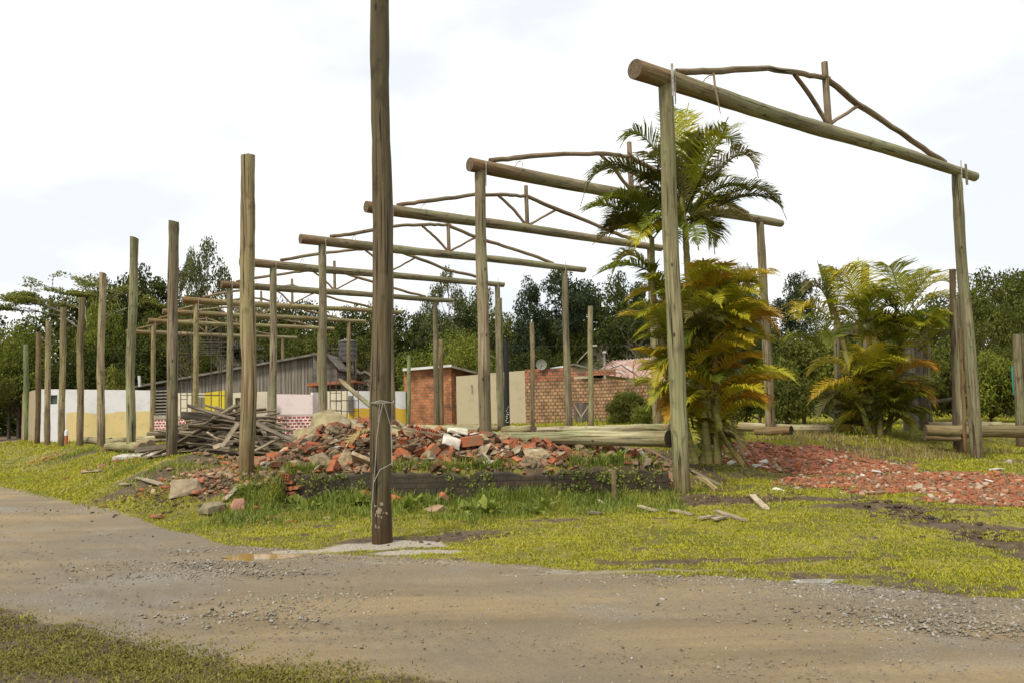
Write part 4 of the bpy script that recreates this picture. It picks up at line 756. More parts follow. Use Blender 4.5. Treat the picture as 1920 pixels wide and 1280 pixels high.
ds(C_brk[3], 'brick_fragment', 690, 935, 1.6, (1, .3, .8), (1, .95, .9), 'orange brick fragment left of the wired post foot', 'brick')
ds(C_mort[4], 'masonry_block', 820, 960, 1.3, (.2, .3, .8), (.9, .7, .6), 'brown masonry block in the grass right of the wired post', 'rubble')
ds(C_brk[4], 'brick_fragment', 835, 948, 1.0, (.2, .6, .1), (1, .9, .9), 'small red piece on the brown masonry block', 'brick', None, .16)
ds(C_mort[0], 'block', 847, 935, .9, (.0, .9, .1), (1.0, .7, .5), 'small upright tan block in the grass', 'rubble')
ds(cm(.7, .5, .35, 77, 'rock'), 'boulder', 350, 945, .85, (.1, -.15, .2), (.95, .9, .78), 'large flat tan boulder beside the road', 'rock')
ds(cm(.5, .4, .25, 78, 'rock'), 'boulder', 400, 958, .8, (.1, .1, 1), (.8, .8, .7), 'grey boulder right of the tan boulder', 'rock')
ds(cm(.30, .2, .28, 79, 'pinkrock'), 'pink_stone', 446, 914, .8, (.1, -.15, .2), (1, 1, 1), 'rounded pink stone below the thick tan pole', 'rock')
ds(C_brk[0], 'brick_fragment', 413, 958, .9, (0, .2, .2), (.8, .6, .6), 'dark red brick scrap in the weeds near the road', 'brick')
ds(C_brk[2], 'brick_fragment', 295, 972, .9, (0, .1, .2), (1, .9, .9), 'orange brick scrap at the road edge', 'brick')
for i in range(16):
    px = random.uniform(528, 562); r = i % 6; g = P(540+random.uniform(-8, 22), 918-r*9, 13.75-.0*r); g.z = .08+r*.085
    put(random.choice([B_whole]+C_brk), 'clay_brick', g, (random.uniform(-.1, .1), random.uniform(-.15, .15), random.uniform(-.3, .3)+1.2), 1, (.8, .8, .75), 'brick of the crumbling left end of the foundation wall', 'brick', 'bricks of the collapsed foundation corner')
for i in range(26):
    px = random.choice((1435, 1500, 1580, 1650, 1760, 1850, 1450, 1400, 1110, 1420)); py = random.uniform(858, 925) if px > 1470 else random.uniform(840, 880); g = gp(px+random.uniform(-40, 40), py, .04)
    kk = random.random(); put(random.choice(C_brk if kk < .5 else C_mort if kk < .8 else C_plas), 'rubble_piece', g, (random.uniform(-.4, .4), random.uniform(-.4, .4), random.uniform(0, 6)), random.uniform(.5, 1.1), (1, 1, 1),
        ('red' if kk < .5 else 'grey-brown' if kk < .8 else 'whitish')+' lump on the crushed brick band, '+('left end' if px < 1470 else 'below the low palm' if px < 1700 else 'toward the right photo edge'), 'rubble', 'larger lumps on the crushed brick band')
# dead palm frond is added after the palm helper

# ------------------------------------------------------------------ plank heap
GP = 'old boards of the plank heap'
hc = P(440, 862, 20.2); base = .46
def heapz(dx, dy): return 1.22*max(0, 1-abs(dx/1.75)**2.2)*max(0, 1-abs(dy/1.3)**2)
for i in range(185):
    lay = i/185; dx = random.uniform(-1.25, 1.3)*(1-.25*lay); dy = random.uniform(-1.1, .6)*(1-.4*lay); z = base+heapz(dx, dy)*random.uniform(.35, 1.0)
    ln = random.uniform(.7, 2.0); a = random.gauss(.05, .2); tl = -.35*dx/1.7*random.uniform(.3, 1.5)+random.gauss(0, .12)
    if random.random() < .12: a += random.uniform(-1.2, 1.2)
    if random.random() < .07: tl += random.uniform(-.6, .6)
    z = max(z, base+abs(math.sin(tl))*ln/2)
    c = Vector((hc.x-.1+dx, hc.y+dy, z)); d = Vector((math.cos(a)*math.cos(tl), math.sin(a)*math.cos(tl), math.sin(tl)))*ln/2; br = random.uniform(.55, 1.5)
    pw = 'left end' if dx < -.8 else 'left half' if dx < -.1 else 'behind tan pole' if dx < .4 else 'right half' if dx < .9 else 'right end'
    lb = ('dark' if br < .65 else 'grey' if br < .95 else 'pale')+(' short' if ln < 1.1 else ' long' if ln > 1.6 else '')+' board '+('low in' if z < .75 else 'midway up' if z < 1.1 else 'near top of')+' the plank heap, '+pw+(', tilted' if abs(tl) > .4 else '')
    plankobj(c-d, c+d, random.uniform(.045, .14), random.uniform(.02, .045), lb, (br, br*.97, br*.9), grp=GP, roll=random.gauss(0, .5))
for (a, b_, lb, br, wd) in (((415, 838), (447, 792), 'pale plank standing diagonally on the front of the plank heap', 1.7, .1), ((400, 838), (436, 828), 'broad pale board lying low on the front of the plank heap', 1.6, .14), ((340, 777), (395, 782), 'thick dark beam end on top left of the plank heap', .5, .2),
                            ((352, 760), (440, 785), 'long thin board crossing the top of the plank heap', .9, .08), ((470, 790), (556, 828), 'long board sloping down the plank heap, right side', .9, .1), ((455, 775), (530, 820), 'grey board sloping right below the heap top', .8, .12),
                            ((388, 810), (408, 822), 'bluish white painted board scrap on the plank heap', 2.6, .06), ((381, 862), (386, 850), 'small pale stick upright at the heap foot', 1.8, .05), ((475, 846), (520, 822), 'pale board leaning up to the right at the heap side', 1.2, .09), ((360, 857), (560, 858), 'long board along the foot of the plank heap', 1.3, .1)):
    plankobj(P(*a, 18.95), P(*b_, 18.95+random.uniform(0, .3)), wd, .03, lb, (br, br*.98, br*.94), grp=GP, roll=random.uniform(.5, 1.2))

# ------------------------------------------------------------------ palms
def frond(parent, root, ctrl, tip, width, key, n=62, name='frond'):
    root, ctrl, tip = Vector(root), Vector(ctrl), Vector(tip); V = []; Fc = []; vr = []; rv = random.random()*.5
    def B(t): return root*(1-t)**2+ctrl*2*t*(1-t)+tip*t*t
    def T(t): return ((ctrl-root)*2*(1-t)+(tip-ctrl)*2*t).normalized()
    def quad(p, tv):
        k = len(V); V.extend(p); Fc.append((k, k+1, k+2, k+3)); vr.extend([tv]*4)
    side0 = T(.3).cross(Vector((0, 0, 1)));
    if side0.length < .1: side0 = Vector((1, 0, 0))
    side0.normalize(); tw = random.uniform(-.35, .35)
    for i in range(12):      # rachis
        a, c = B(i/12), B((i+1)/12); r = .016*(1-i/13)+.003; up = T(i/12).cross(side0).normalized()
        quad([a-side0*r, a+side0*r, c+side0*r, c-side0*r], .1); quad([a-up*r, a+up*r, c+up*r, c-up*r], .1)
    for i in range(n):
        t = .13+.87*(i+random.uniform(-.2, .2))/n; t = min(t, 1)
        p = B(t); tg = T(t); sd_ = tg.cross(Vector((0, 0, 1))); sd_ = side0 if sd_.length < .25 else sd_.normalized()
        if sd_.dot(side0) < 0: sd_ = -sd_
        up = sd_.cross(tg).normalized(); prof = (math.sin(math.pi*min(1, (t-.05)*1.02+.12))**.6)*(1 if t < .75 else 1-.55*(t-.75)/.25)
        for s_ in (-1, 1):
            ln = width*prof*random.uniform(.7, 1.2)*1.25+.03; fw = .5+.7*t; d = (sd_*s_*math.cos(tw)+up*(.55-.15*random.random())+tg*fw+Vector((random.gauss(0, .07), random.gauss(0, .07), random.gauss(0, .07)))).normalized()
            d2 = (d+Vector((0, 0, -.55-.3*random.random()))+tg*.15).normalized(); wv = tg.cross(d).cross(d).normalized()*.5*(.030+.012*random.random()); wv = tg*(.015+.007*random.random())
            m1 = p+d*ln*.5; e1 = m1+d2*ln*.5; x = rv*.8+.3*random.random()*t
            quad([p-wv*.5, p+wv*.5, m1+wv, m1-wv], min(1, x)); quad([m1-wv, m1+wv, e1+wv*.15, e1-wv*.15], min(1, x+.1))
    o = npmesh(name, [tuple(v) for v in V], Fc, PALM[key], var=vr, origin=(0, 0, 0)); org = Vector(parent.location) if parent else root
    me = o.data; co = np.empty(len(V)*3, np.float32); me.vertices.foreach_get('co', co); co = co.reshape(-1, 3)-np.array(org, np.float32); me.vertices.foreach_set('co', co.ravel()); me.update()
    if parent: o.parent = parent
    else: o.location = org
    return o
def stem(parent, pts, r0, r1):
    b = MB(); n = 14; P_ = [Vector(p) for p in pts]; out = []; rr = []
    for i in range(n*2):
        t = i/(n*2-1); k = t*(len(P_)-1); a = min(int(k), len(P_)-2); out.append(P_[a].lerp(P_[a+1], k-a)); rr.append((r0+(r1-r0)*t)*(1.12 if i % 2 else .97))
    b.tube(out, rr, 10); return b.build('stem', M['palmstem'], parent, smooth=True)
g1 = gp(1322, 868, 0); Y1 = 16.8
pal = thing('palm_clump', onG(P(1322, 860, Y1).x, Y1), 'tallest palm with green crowns on slim stems, right behind the nearest frame post', 'palm', 'clumping palms in the ruin')
def Pj(px, py, Y, j=.5): return P(px, py, Y+random.uniform(-j, j))
for pts, r0, r1 in (([(1330, 868), (1312, 700), (1290, 520), (1284, 420)], .085, .06), ([(1305, 868), (1255, 700), (1226, 560), (1222, 445)], .075, .05), ([(1345, 868), (1345, 740), (1334, 570)], .08, .06), ([(1320, 868), (1330, 800), (1325, 700)], .08, .06),
                    ([(1392, 870), (1372, 840), (1352, 812), (1340, 760)], .06, .07), ([(1295, 868), (1285, 780), (1295, 730)], .07, .05), ([(1284, 420), (1278, 380), (1276, 330)], .055, .03)):
    Yj = Y1+random.uniform(-.25, .25); stem(pal, [P(*p, Yj) for p in pts], r0, r1)
pal_low = thing('palm_clump', onG(P(1338, 860, Y1).x, Y1-.2), 'dense yellow and orange lower palm clump round the foot of the tall palm', 'palm', 'clumping palms in the ruin')
def nat(parent, base, az, el, Ln, wd, key, n=44):
    base = Vector(base); hd = Vector((math.cos(az), math.sin(az), 0)); up = Vector((0, 0, 1))
    c_ = base+(hd*math.cos(el)+up*math.sin(el))*Ln*.62; t_ = base+hd*Ln*(.55+.35*math.cos(el))+up*Ln*(math.sin(el)*.72-.30+random.uniform(-.1, .1)); return frond(parent, base, c_, t_, wd, key, n)
for i in range(56):
    px0 = random.choice((1275, 1300, 1322, 1345, 1370)); hz_ = random.choice((.7, 1.3, 1.9, 2.4, 2.7))+random.uniform(-.3, .3); b0 = P(px0, 800, Y1+random.uniform(-.3, .3)); b0.z = .5+hz_
    az = random.uniform(0, 6.28); el = random.uniform(.65, 1.35); Ln = random.uniform(1.6, 2.3)*(1.0 if hz_ > 1.5 else .85)
    nat(pal_low, b0, az, el, Ln, .40, random.choice('yylllllgggow') if hz_ > 1 else random.choice('yolllggd'))
for i in range(12):
    b0 = P(random.uniform(1320, 1380), 800, Y1+random.uniform(-.6, .1)); b0.z = .5+random.uniform(.8, 2.6); nat(pal_low, b0, random.uniform(-1.3, .3), random.uniform(.5, 1.1), random.uniform(1.5, 2.0), .42, random.choice('yyool'))
FR1 = [((1283, 400), (1205, 190), (1162, 278), 'g'), ((1282, 380), (1272, 280), (1292, 192), 'l'), ((1280, 370), (1262, 260), (1258, 190), 'g'), ((1290, 400), (1365, 180), (1383, 300), 'g'), ((1290, 380), (1330, 290), (1366, 220), 'l'),
       ((1295, 400), (1400, 220), (1422, 335), 'w'), ((1295, 420), (1430, 290), (1475, 412), 'g'), ((1292, 430), (1400, 330), (1470, 390), 'd'), ((1278, 400), (1130, 225), (1088, 388), 'd'), ((1275, 395), (1170, 265), (1095, 345), 'w'),
       ((1280, 420), (1190, 330), (1150, 420), 'd'), ((1290, 420), (1335, 385), (1340, 478), 'g'), ((1285, 400), (1320, 300), (1345, 345), 'd'), ((1285, 400), (1230, 300), (1195, 350), 'd'), ((1285, 420), (1330, 350), (1390, 400), 'd'), ((1283, 410), (1255, 320), (1235, 300), 'w'),
       ((1280, 390), (1300, 300), (1310, 240), 'g'), ((1285, 410), (1310, 420), (1360, 430), 'd'),
       ((1222, 450), (1150, 355), (1090, 400), 'g'), ((1222, 448), (1165, 370), (1142, 445), 'd'), ((1222, 445), (1215, 390), (1200, 345), 'w'), ((1224, 450), (1255, 400), (1262, 460), 'g'), ((1222, 450), (1180, 420), (1165, 400), 'd'), ((1225, 452), (1190, 400), (1120, 430), 'd'),
       ((1240, 545), (1175, 420), (1143, 530), 'l'), ((1240, 530), (1190, 470), (1110, 520), 'g'), ((1285, 560), (1235, 520), (1162, 572), 'y'), ((1330, 600), (1385, 470), (1440, 560), 'l'), ((1330, 590), (1370, 520), (1430, 505), 'y'), ((1325, 600), (1420, 540), (1468, 640), 'o'),
       ((1325, 580), (1325, 520), (1318, 485), 'y'), ((1325, 580), (1345, 520), (1360, 490), 'o'), ((1325, 590), (1300, 520), (1290, 490), 'y'), ((1325, 640), (1400, 580), (1440, 640), 'y'), ((1330, 650), (1380, 600), (1432, 600), 'o'), ((1330, 720), (1410, 620), (1440, 720), 'l'), ((1330, 760), (1400, 660), (1452, 790), 'o'),
       ((1330, 770), (1380, 690), (1430, 760), 'y'), ((1325, 780), (1340, 720), (1385, 790), 'l'), ((1320, 740), (1330, 680), (1350, 720), 'g'), ((1300, 740), (1240, 650), (1180, 655), 'y'), ((1300, 760), (1250, 690), (1212, 770), 'l'), ((1300, 790), (1270, 720), (1245, 800), 'o'), ((1300, 700), (1240, 640), (1225, 740), 'y'),
       ((1335, 830), (1375, 790), (1392, 850), 'w'), ((1325, 700), (1340, 610), (1300, 690), 'l'), ((1320, 800), (1350, 760), (1340, 850), 'y'), ((1300, 620), (1270, 560), (1240, 640), 'g'), ((1340, 700), (1390, 640), (1420, 700), 'g'), ((1340, 780), (1400, 720), (1445, 760), 'o'),
       ((1325, 560), (1360, 500), (1400, 520), 'y'), ((1310, 860), (1340, 800), (1375, 830), 'd')]
for (a, c_, t_, k) in FR1:
    wd = .50 if a[1] < 500 else .42; dy = random.uniform(-.9, .7); frond(pal if a[1] < 556 else pal_low, P(*a, Y1), P(*c_, Y1+dy*.6), P(*t_, Y1+dy), wd, k)
for i in range(12):
    z = random.uniform(560, 850); rx = 1322+random.uniform(-22, 22); s_ = random.choice((-1, 1)); ln = random.uniform(50, 105)*(1 if z < 780 else .7); dy = random.uniform(-1.0, 1.0)
    frond(pal_low, P(rx, z, Y1), P(rx+s_*ln*.6, z-random.uniform(50, 110), Y1+dy*.6), P(rx+s_*ln, z+random.uniform(-30, 40), Y1+dy), .40, random.choice('gglydowyly'))
for (a, c_, t_) in (((1283, 410), (1240, 260), (1205, 300)), ((1283, 400), (1320, 220), (1350, 260)), ((1285, 420), (1350, 320), (1410, 360)), ((1280, 430), (1210, 360), (1160, 370)), ((1285, 430), (1350, 380), (1420, 420)), ((1275, 420), (1190, 290), (1130, 330)), ((1290, 430), (1300, 400), (1310, 470)),
                    ((1283, 380), (1300, 290), (1325, 270)), ((1224, 450), (1180, 340), (1130, 380)), ((1224, 455), (1210, 400), (1190, 470)), ((1285, 430), (1260, 380), (1240, 430)), ((1283, 415), (1300, 330), (1372, 330)), ((1280, 425), (1230, 380), (1200, 440)), ((1224, 452), (1170, 400), (1110, 460)), ((1284, 440), (1330, 350), (1375, 395))):
    dy = random.uniform(-1.2, 1.0); frond(pal, P(*a, Y1), P(*c_, Y1+dy*.6), P(*t_, Y1+dy), .48, random.choice('ggdlw'))
Y2 = 23.2; q = P(1650, 835, Y2); pal2 = thing('palm_clump', onG(q.x, q.y), 'lower wide palm clump with yellow fronds beside the right frame post', 'palm', 'clumping palms in the ruin')
for pts, r0, r1 in (([(1640, 838), (1600, 720), (1570, 600), (1555, 560)], .08, .06), ([(1645, 838), (1615, 700), (1612, 600)], .08, .06), ([(1660, 838), (1685, 700), (1695, 590)], .08, .06), ([(1650, 838), (1650, 740), (1640, 700)], .09, .07)):
    stem(pal2, [P(*p, Y2+random.uniform(-.2, .2)) for p in pts], r0, r1)
for i in range(46):
    tier = i % 2
    if tier: px0 = random.choice((1560, 1612, 1695, 1640, 1725, 1750)); b0 = P(px0+random.uniform(-8, 8), 700, Y2+random.uniform(-.5, .5)); b0.z = random.uniform(2.9, 3.6); Ln = random.uniform(1.5, 2.1); k_ = random.choice('ylggggglld')
    else: px0 = random.uniform(1600, 1700); b0 = P(px0, 800, Y2+random.uniform(-.5, .5)); b0.z = .5+random.uniform(.1, 1.7); Ln = random.uniform(1.6, 2.2); k_ = random.choice('gglldlyyo')
    nat(pal2, b0, random.uniform(0, 6.28), random.uniform(.6, 1.3), Ln, .58, k_, 50)
for i in range(16):
    b0 = P(random.uniform(1600, 1700), 800, Y2+random.uniform(-.2, .6)); b0.z = .5+random.uniform(0, 1.4); nat(pal2, b0, random.uniform(0, 6.28), random.uniform(.3, 1.2), random.uniform(1.2, 1.7), .45, 'd', 30)
FR2 = [((1560, 600), (1545, 540), (1532, 488), 'g'), ((1562, 600), (1540, 500), (1500, 560), 'w'), ((1560, 600), (1500, 545), (1495, 605), 'y'), ((1565, 600), (1580, 520), (1560, 500), 'l'), ((1612, 600), (1608, 540), (1609, 482), 'l'), ((1612, 600), (1590, 480), (1560, 520), 'y'), ((1612, 600), (1640, 490), (1665, 570), 'l'),
       ((1612, 610), (1570, 560), (1540, 640), 'y'), ((1695, 600), (1675, 490), (1665, 500), 'l'), ((1695, 600), (1700, 500), (1712, 525), 'g'), ((1695, 600), (1750, 490), (1800, 545), 'y'), ((1695, 605), (1760, 520), (1812, 585), 'l'), ((1695, 600), (1640, 510), (1622, 600), 'y'), ((1692, 600), (1660, 540), (1640, 620), 'd'), ((1695, 610), (1740, 560), (1780, 620), 'g'),
       ((1690, 600), (1720, 520), (1760, 510), 'l'), ((1695, 600), (1650, 520), (1600, 560), 'g'), ((1630, 740), (1560, 630), (1503, 720), 'y'), ((1630, 750), (1570, 680), (1512, 760), 'o'), ((1630, 760), (1560, 700), (1525, 800), 'w'), ((1630, 760), (1590, 720), (1610, 812), 'o'), ((1650, 720), (1690, 610), (1745, 670), 'l'), ((1650, 730), (1720, 660), (1762, 700), 'o'),
       ((1650, 740), (1720, 700), (1760, 775), 'o'), ((1650, 740), (1720, 680), (1755, 750), 'y'), ((1650, 750), (1700, 760), (1735, 790), 'g'), ((1645, 730), (1660, 690), (1650, 745), 'l'), ((1640, 730), (1620, 680), (1615, 740), 'o'), ((1640, 720), (1600, 640), (1590, 700), 'y'), ((1650, 720), (1650, 640), (1680, 670), 'l'), ((1640, 770), (1590, 760), (1560, 825), 'l'),
       ((1655, 780), (1700, 770), (1710, 820), 'l'), ((1635, 790), (1590, 770), (1590, 825), 'y')]
for (a, c_, t_, k) in FR2:
    dy = random.uniform(-1.1, .8); frond(pal2, P(*a, Y2), P(*c_, Y2+dy*.6), P(*t_, Y2+dy), .62, k, 54)
for i in range(8):
    z = random.uniform(650, 830); rx = 1648+random.uniform(-30, 30); s_ = random.choice((-1, 1)); ln = random.uniform(40, 85); dy = random.uniform(-1.0, 1.2)
    frond(pal2, P(rx, z, Y2+.3), P(rx+s_*ln*.6, z-random.uniform(20, 70), Y2+.3+dy*.6), P(rx+s_*ln, z+random.uniform(-10, 40), Y2+.3+dy), .42, random.choice('ddggyl'), 36)
o = frond(None, P(705, 812, 14.9), P(680, 800, 14.7), P(645, 842, 14.5), .3, 'w', 26, 'dead_frond'); o.data.materials[0] = M['dry']; tag(o, 'dried grey palm frond lying on the heap left of the wired post', 'palm frond')

# ------------------------------------------------------------------ foliage trees
def leaves(C, n, r, size, flat=1.0, upbias=0):
    """n leaf quads round each clump centre"""
    m = len(C); c = np.repeat(C, n, 0); rr = np.repeat(r, n) if hasattr(r, '__len__') else r
    d = RNG.normal(size=(m*n, 3)); d /= np.linalg.norm(d, axis=1)[:, None]; rad = RNG.uniform(.35, 1.05, m*n)**.6; pos = c+d*(rad*rr)[:, None]*np.array([1, 1, flat])
    a = RNG.normal(size=(m*n, 3)); a = a+d*.8; a[:, 2] += upbias; a /= np.linalg.norm(a, axis=1)[:, None]; t1 = np.cross(a, RNG.normal(size=(m*n, 3))); t1 /= np.linalg.norm(t1, axis=1)[:, None]; t2 = np.cross(a, t1)
    s = size*RNG.uniform(.6, 1.3, m*n)[:, None]; V = np.stack([pos-t1*s*.5, pos-t2*s*.28, pos+t1*s*.5, pos+t2*s*.28], 1).reshape(-1, 3); Fc = np.arange(m*n*4).reshape(-1, 4)
    cl = np.repeat(RNG.random(m), n); vr = np.repeat(np.clip(cl*.6+RNG.random(m*n)*.5-.05, 0, 1), 4); return V, Fc, vr
def crown_centres(n, rx, rz, zc, kind='round'):
    out = []
    while len(out) < n:
        p = np.array([random.uniform(-1, 1), random.uniform(-1, 1), random.uniform(-1, 1)])
        if kind == 'cone':
            z = p[2]*.5+.5; lim = (1-z)**.7*.95+.08
            if math.hypot(p[0], p[1]) > lim or math.hypot(p[0], p[1]) < lim*.3: continue
        elif np.linalg.norm(p) > 1 or np.linalg.norm(p) < .45: continue
        if kind == 'half' and p[2] < -.35: continue
        out.append([p[0]*rx, p[1]*rx, zc+p[2]*rz])
    return np.array(out)
def tree_mesh(kind, h, rx, leaf, mt, ncl, nl, trunk_r=.2, bark='bark', trunkfrac=.3, size=.34, cr=None):
    """returns (trunk mesh, crown mesh) centred on base"""
    zc = h*(.5+trunkfrac/2); rz = h*(1-trunkfrac)/2
    C = crown_centres(ncl, rx, rz, zc, kind); V, Fc, vr = leaves(C, nl, np.array([cr or rx*random.uniform(.22, .38) for _ in C]), size, .75, .3)
    o = npmesh('crown', V, Fc, mt, var=vr); crown = o.data; bpy.data.objects.remove(o)
    b = MB(); b.tube([Vector((0, 0, -.3)), Vector((.1, 0, h*.3)), Vector((-.1, .1, h*.6)), Vector((0, 0, h*.9))], [trunk_r*1.3, trunk_r, trunk_r*.65, trunk_r*.2], 8)
    for c in C[::3]:
        z0 = max(h*.15, c[2]-rx*.5); s_ = Vector((0, 0, min(z0, h*.8))); e_ = Vector(c); b.tube([s_, s_.lerp(e_, .5)+Vector((0, 0, -.1)), e_], [trunk_r*.4, trunk_r*.25, trunk_r*.1], 5, False)
    o = b.build('trunk', M[bark]); tr = o.data; bpy.data.objects.remove(o); return tr, crown
def place_tree(ms, x, y, s, rz, name, label, cat, group, sz=None, z=None):
    t = thing(name, (x, y, float(H(x, y)) if z is None else z), label, cat, group); t.rotation_euler = (0, 0, rz); t.scale = (s, s, sz or s)
    for nm, me in zip(('trunk', 'crown'), ms): o = bpy.data.objects.new(nm, me); COL.objects.link(o); o.parent = t
    return t
n_ = 230; cx_ = RNG.uniform(-3.7, 2.5, n_); k = fbm(cx_*1.1+4, cx_*0+2) > -.02; cx_ = cx_[k]; C_ = np.stack([cx_, 13.66+RNG.normal(0, .03, len(cx_)), .52-.42*RNG.random(len(cx_))**1.3], -1)
V, Fc, vr = leaves(C_, 10, .08, .05, .9, .3); o = npmesh('creeper', V, Fc, M['green'], var=vr); tag(o, 'small leafy creepers hanging over the face of the foundation', kind='stuff')
TR = {}
TR['arau'] = tree_mesh('round', 10, 2.6, 0, M['leafpine'], 50, 150, size=.22, trunkfrac=.5, cr=.75, trunk_r=.13)
TR['darkA'] = tree_mesh('round', 10, 4.2, 0, M['leafdark'], 56, 230, size=.30); TR['darkB'] = tree_mesh('round', 10, 3.6, 0, M['leafdark'], 50, 230, size=.28); TR['darkC'] = tree_mesh('half', 10, 4.6, 0, M['leafmid'], 56, 160, size=.31)
TR['mid'] = tree_mesh('round', 10, 3.8, 0, M['leafmid'], 50, 160, size=.28); TR['pine'] = tree_mesh('cone', 10, 2.6, 0, M['leafpine'], 80, 150, size=.24, trunkfrac=.2, cr=.75, trunk_r=.14)
TR['euc'] = tree_mesh('round', 10, 3.3, 0, M['leafgrey'], 52, 130, size=.24, trunkfrac=.35, bark='barkpale', trunk_r=.13, cr=.85); TR['bright'] = tree_mesh('half', 10, 5.0, 0, M['leafbright'], 54, 160, size=.30, trunkfrac=.05)
TR['bush'] = tree_mesh('half', 10, 6.5, 0, M['leafmid'], 50, 200, size=.6, trunkfrac=.0, trunk_r=.3); TR['bushb'] = tree_mesh('half', 10, 6.5, 0, M['leafbright'], 50, 200, size=.6, trunkfrac=0, trunk_r=.3); TR['bushy'] = tree_mesh('half', 10, 6.0, 0, M['leafyellow'], 44, 150, size=.55, trunkfrac=0, trunk_r=.3)
GT = 'trees of the wood behind the site'
def tplace(px, ytop, Y):
    lay = 'back-row' if Y > 83 else 'middle-row' if Y > 70 else 'front-row' if Y > 58 else 'nearest-row'
    for lim, nm in ((-60, 'left of the photo edge'), (0, 'at the left photo edge'), (60, 'behind the mossy green pole'), (110, 'over the white wall end'), (170, 'above the straw coloured pole'), (205, 'behind the pale grey-brown pole'), (240, 'left of the charred-top pole'), (285, 'right of the charred-top pole'),
                    (335, 'behind the dark grey-brown pole'), (380, 'under the tall airy tree'), (430, 'left of the thick tan pole'), (480, 'behind the thick tan pole'), (540, 'over the barn roof'), (600, 'over the barn annex'), (660, 'over the water tank'), (720, 'behind the wired post'), (780, 'left above the brick shed'),
                    (870, 'right above the brick shed'), (920, 'behind the second frame post'), (970, 'over the cream wall'), (1030, 'over the satellite dish'), (1080, 'over the plank gate'), (1130, 'over the street lamps'), (1180, 'left above the tiled roof'), (1225, 'above the tiled roof'), (1270, 'behind the nearest frame post'),
                    (1340, 'behind the tall palm'), (1400, 'right of the tall palm stems'), (1460, 'behind the second frame right post'), (1560, 'left of the low palm'), (1640, 'behind the low palm'), (1720, 'behind the grey boards'), (1800, 'left of the right frame post'), (1850, 'right beside the right frame post'), (1895, 'left of the grooved edge post'), (1935, 'at the right photo edge'), (9999, 'beyond the right photo edge')):
        if px < lim: return lay, nm
def T(kind, px, ytop, Y, name, label, cat='tree', wpx=None, group=GT, base=0.):
    top = P(px, ytop, Y); h = top.z-base; s = h/10
    if wpx: rx = wpx/2/F*Y; k = {'darkA': 4.2+1.2, 'darkB': 3.6+1, 'darkC': 4.6+1.3, 'mid': 4.7, 'pine': 3.0, 'arau': 3.1, 'euc': 4.0, 'bright': 6.2, 'bush': 8, 'bushb': 8, 'bushy': 7.3}[kind]; sx = rx/k
    else: sx = s
    return place_tree(TR[kind], top.x, Y, sx, random.uniform(0, 6.28), name, label, cat, group, s, base)
DK = 'dark evergreen tree in the dense wood behind the site'
for (px, yt, Y, kd, w_) in ((-40, 570, 75, 'darkA', 220), (40, 640, 62, 'mid', 150), (150, 560, 80, 'darkC', 220), (215, 520, 78, 'darkA', 150), (265, 508, 74, 'darkB', 150), (330, 560, 76, 'darkA', 170), (120, 620, 66, 'mid', 170), (300, 590, 66, 'darkC', 170),
                            (400, 565, 82, 'mid', 170), (470, 570, 88, 'darkC', 150), (560, 560, 92, 'darkA', 170), (640, 585, 90, 'darkB', 150), (700, 575, 92, 'darkC', 150), (760, 580, 84, 'darkA', 180), (590, 620, 70, 'darkC', 150), (520, 625, 72, 'mid', 140), (690, 640, 66, 'mid', 130),
                            (850, 575, 82, 'darkA', 190), (905, 548, 92, 'mid', 120), (950, 595, 80, 'darkC', 160), (1040, 585, 80, 'darkA', 170), (1110, 532, 84, 'darkA', 190), (1165, 520, 88, 'darkB', 130), (1190, 580, 72, 'darkA', 170), (1060, 600, 72, 'darkC', 150), (1240, 560, 86, 'darkC', 170), (1300, 545, 90, 'darkA', 160),
                            (1370, 520, 88, 'mid', 140), (1430, 600, 84, 'darkC', 110), (1420, 620, 66, 'darkA', 150), (1550, 610, 82, 'darkA', 150), (1600, 600, 70, 'darkC', 170), (1690, 590, 76, 'darkA', 180), (1760, 560, 72, 'mid', 150), (1860, 515, 62, 'darkC', 190), (1930, 502, 66, 'darkA', 170), (2040, 500, 62, 'darkC', 200),
                            (1840, 580, 50, 'mid', 170), (1910, 570, 46, 'darkC', 150), (1990, 560, 44, 'mid', 150), (-130, 560, 66, 'darkC', 200), (880, 640, 66, 'darkC', 140), (990, 650, 62, 'darkA', 130), (1880, 650, 36, 'darkC', 130), (1800, 640, 40, 'darkA', 150), (180, 640, 62, 'darkA', 150), (260, 640, 60, 'darkB', 150), (350, 640, 62, 'darkC', 160), (440, 690, 75, 'mid', 110), (20, 690, 60, 'darkC', 150), (100, 690, 60, 'darkA', 150), (-60, 680, 55, 'mid', 160)):
    T(kd, px, yt, Y, 'evergreen_tree' if kd != 'mid' else 'broadleaf_tree', ('dark evergreen, ' if kd != 'mid' else 'mid green tree, ')+'%s of the wood, %s' % tplace(px, yt, Y), wpx=w_)
T('euc', 390, 452, 70, 'airy_tree', 'tall airy tree rising above the wood behind the tan pole', wpx=130); T('euc', 360, 470, 73, 'airy_tree', 'slim airy tree left of the tallest airy tree', wpx=90)
T('euc', 840, 505, 78, 'airy_tree', 'tall loose greyish tree above the wood, left of the second frame post', wpx=110); T('euc', 800, 560, 80, 'airy_tree', 'smaller airy tree beside the loose greyish tree', wpx=90)
T('pine', 990, 510, 70, 'pine_tree', 'pointed pine above the middle of the wood', wpx=96); T('arau', 1052, 500, 70, 'pine_tree', 'taller pine with gaps right of the pointed pine', wpx=135); T('arau', 1490, 508, 66, 'pine_tree', 'dense dark conifer standing alone between the two palms', wpx=92); T('euc', 1400, 500, 80, 'airy_tree', 'airy tree behind the orange fronds of the tall palm', wpx=110)
